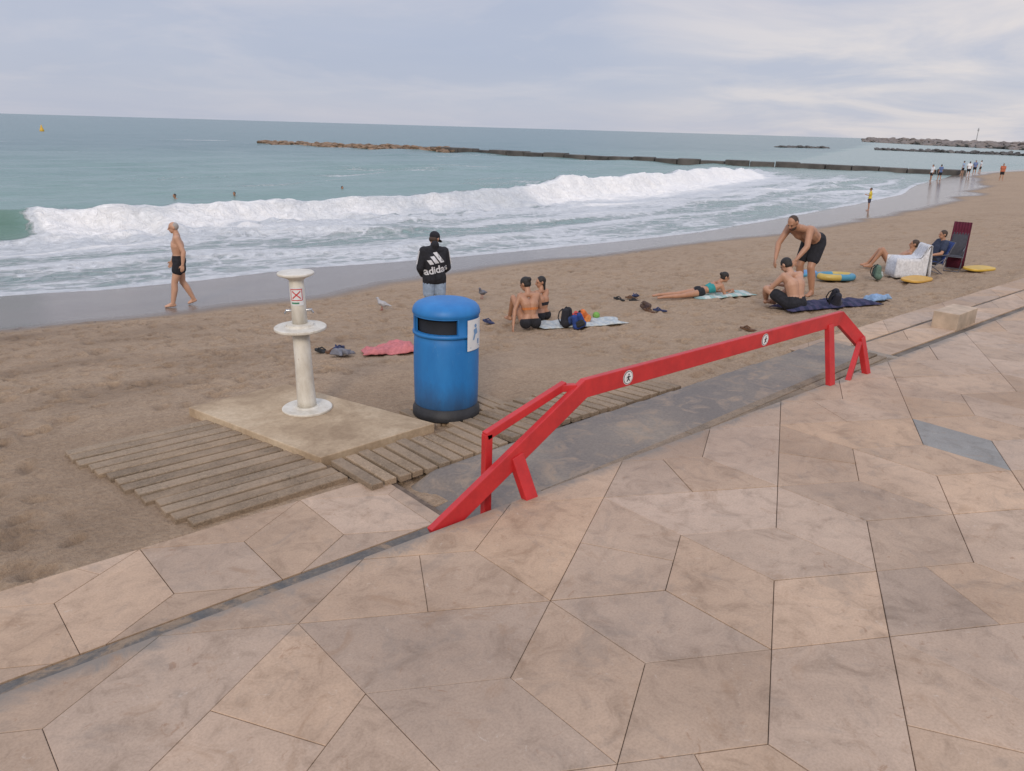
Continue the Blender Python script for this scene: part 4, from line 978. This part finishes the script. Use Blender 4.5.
person('person in dark top sitting in the blue beach chair',chairsit(),(18.35,6.80,z0-.06),140,SK_TAN,HBR,'short',[('shorts',CB,'shorts',.6),('shirt',cl('dark_shirt',(0.03,0.04,0.07)),'top','short')],.88,.95,.012)
J=dict(pel=(0,0,.13),che=(0,-.22,.32),nk=(0,-.34,.45),hd=(0,-.38,.61),fd=(0,1,.1),shL=(-.17,-.31,.41),shR=(.17,-.31,.41),elL=(-.24,-.48,.15),elR=(.24,-.48,.15),wrL=(-.22,-.28,.05),wrR=(.22,-.28,.05),
   hipL=(-.09,.05,.12),hipR=(.09,.05,.12),knL=(-.10,.28,.46),knR=(.10,.32,.42),anL=(-.11,.48,.07),anR=(.11,.54,.07),toL=(-.12,.62,.03),toR=(.12,.68,.03))
person('person reclining on their elbows on sand behind the covered chair',J,(18.85,7.80),118,SK_TAN,HBR,'short',[('bikini_bottom',CB,'brief',0)],1.0,.92,.012)
def pigeon(loc,az,c):
    z0=gz(*loc); g=G(); g.caps((0,-.04,.12),(0,.05,.145),.055,.048); g.caps((0,.06,.16),(0,.10,.215),.035,.024); g.ell((0,.105,.225),(.024,.03,.026)); g.caps((0,-.08,.12),(0,-.19,.10),.032,.012); g.caps((0,.13,.222),(0,.15,.218),.007,.004,8,3)
    for s in(-1,1): g.caps((s*.035,.04,.14),(s*.03,-.12,.115),.028,.010)
    b=fuse('pigeon',g,cl('feather_'+c[0],c[1]),None,.006,2)
    for s in(-1,1):
        q=G(); q.caps((s*.02,.01,.09),(s*.02,.015,.01),.006,.005,8,3); q.caps((s*.02,.0,.006),(s*.02,.045,.004),.005,.004,8,3)
        q.obj('leg',pm('bird_leg',(0.35,0.10,0.08),.6,.1,5,0),b,True)
    b.location=(loc[0],loc[1],z0+.0); b.rotation_euler=(0,0,math.radians(az-90)); thing(b,'%s pigeon standing on the sand'%c[0],'bird','pigeons on the beach')
pigeon((7.75,12.6),120,('light grey',(0.36,0.35,0.35))); pigeon((9.9,12.2),200,('dark grey',(0.15,0.15,0.17)))
# ------------------------------------------------------------------ breakwaters
def rocks(name,label,path,wid,h,n,mat,size,cat='breakwater',zb=-1.5):
    g=G(); pts=[V((*q,0)) for q in path]; L=[(pts[i+1]-pts[i]).length for i in range(len(pts)-1)]; T=sum(L)
    for k in range(n):
        s=random.uniform(0,T); i=0
        while s>L[i] and i<len(L)-1: s-=L[i]; i+=1
        d_=(pts[i+1]-pts[i]).normalized(); q=pts[i]+d_*s; sd_=V((-d_.y,d_.x,0)); o_=random.gauss(0,.4)*wid
        hh=h*max(0,1-abs(o_)/wid)*random.uniform(.5,1.05)
        r_=size*random.uniform(.6,1.3); q=q+sd_*o_; q.z=zb+hh
        M_=Euler((random.uniform(-.4,.4),random.uniform(-.4,.4),random.uniform(0,3))).to_matrix()
        g.ell(q,(r_*1.5,r_*random.uniform(.8,1.2),r_*random.uniform(.4,.6)),M_,6,4)
    o=g.obj(name,mat); thing(o,label,cat); return o
RK=pm('brown_rock',(0.21,0.14,0.09),.9,.5,1.2,.5); RD=pm('grey_rock',(0.10,0.095,0.09),.9,.5,.3,.5); CW=pm('dark_wet_concrete',(0.085,0.075,0.065),.7,.5,.6,.5)
rocks('rock_breakwater','low brown rock breakwater stretching out in the sea',[(60.5,137),(68,120),(77,110),(79.5,103)],2.0,.72,420,RK,.6)
g=G(); P=[(77,112),(79.5,100),(81.5,86),(86,73),(90.5,65),(97,54),(101,42),(103,36)]
for (a_,b_) in zip(P,P[1:]):
    a_=V((*a_,0));b_=V((*b_,0)); n=max(1,int((b_-a_).length/3.0)) 
    for k in range(n):
        q0=a_.lerp(b_,k/n); q1=a_.lerp(b_,(k+.965)/n); top=-.64+random.uniform(-.12,.10)
        q0.z=q1.z=(top-2.4)/2; g.beam(q0,q1,1.9+random.uniform(-.2,.2),top+2.4)
o=bev(g.obj('concrete_breakwater',CW),.06,1); thing(o,'low dark concrete block breakwater running out from the beach','breakwater')
rocks('rock_breakwater','long far harbour breakwater of grey rocks across the water',[(440,95),(500,140),(600,215),(730,310),(850,400)],12,3.6,900,pm('hazy_rock',(0.20,0.17,0.15),.9,.3,.1,.3),2.6,zb=-1.6)
rocks('rock_breakwater','thin low rock jetty beyond the beach',[(283,76),(283,90),(284,130)],2,1.0,260,RD,.8,zb=-1.6)
rocks('rock_breakwater','small low rock reef in the distant sea',[(252,150),(272,142)],2,.8,60,RD,.8,zb=-1.6)
g=G(); g.lathe([(.5,0),(.3,1),(.22,9),(.5,9.3),(.5,10.4),(.1,11.5),(.0005,11.6)],16); o=g.obj('harbour_beacon',pm('beacon_paint',(0.35,0.34,0.33),.7,.2,1,0)); o.location=(640,222,.5); thing(o,'slim harbour beacon on the far breakwater','beacon')
g=G(); g.lathe([(.0005,-.5),(.45,-.35),(.55,0),(.4,.5),(.2,.95),(.1,1.4),(.0005,1.45)],20); o=g.obj('buoy',pm('buoy_yellow',(0.65,0.38,0.03),.4,.1,3,0),None,True); o.location=(43.5,226,-1.2); thing(o,'yellow marker buoy floating on the sea','buoy')
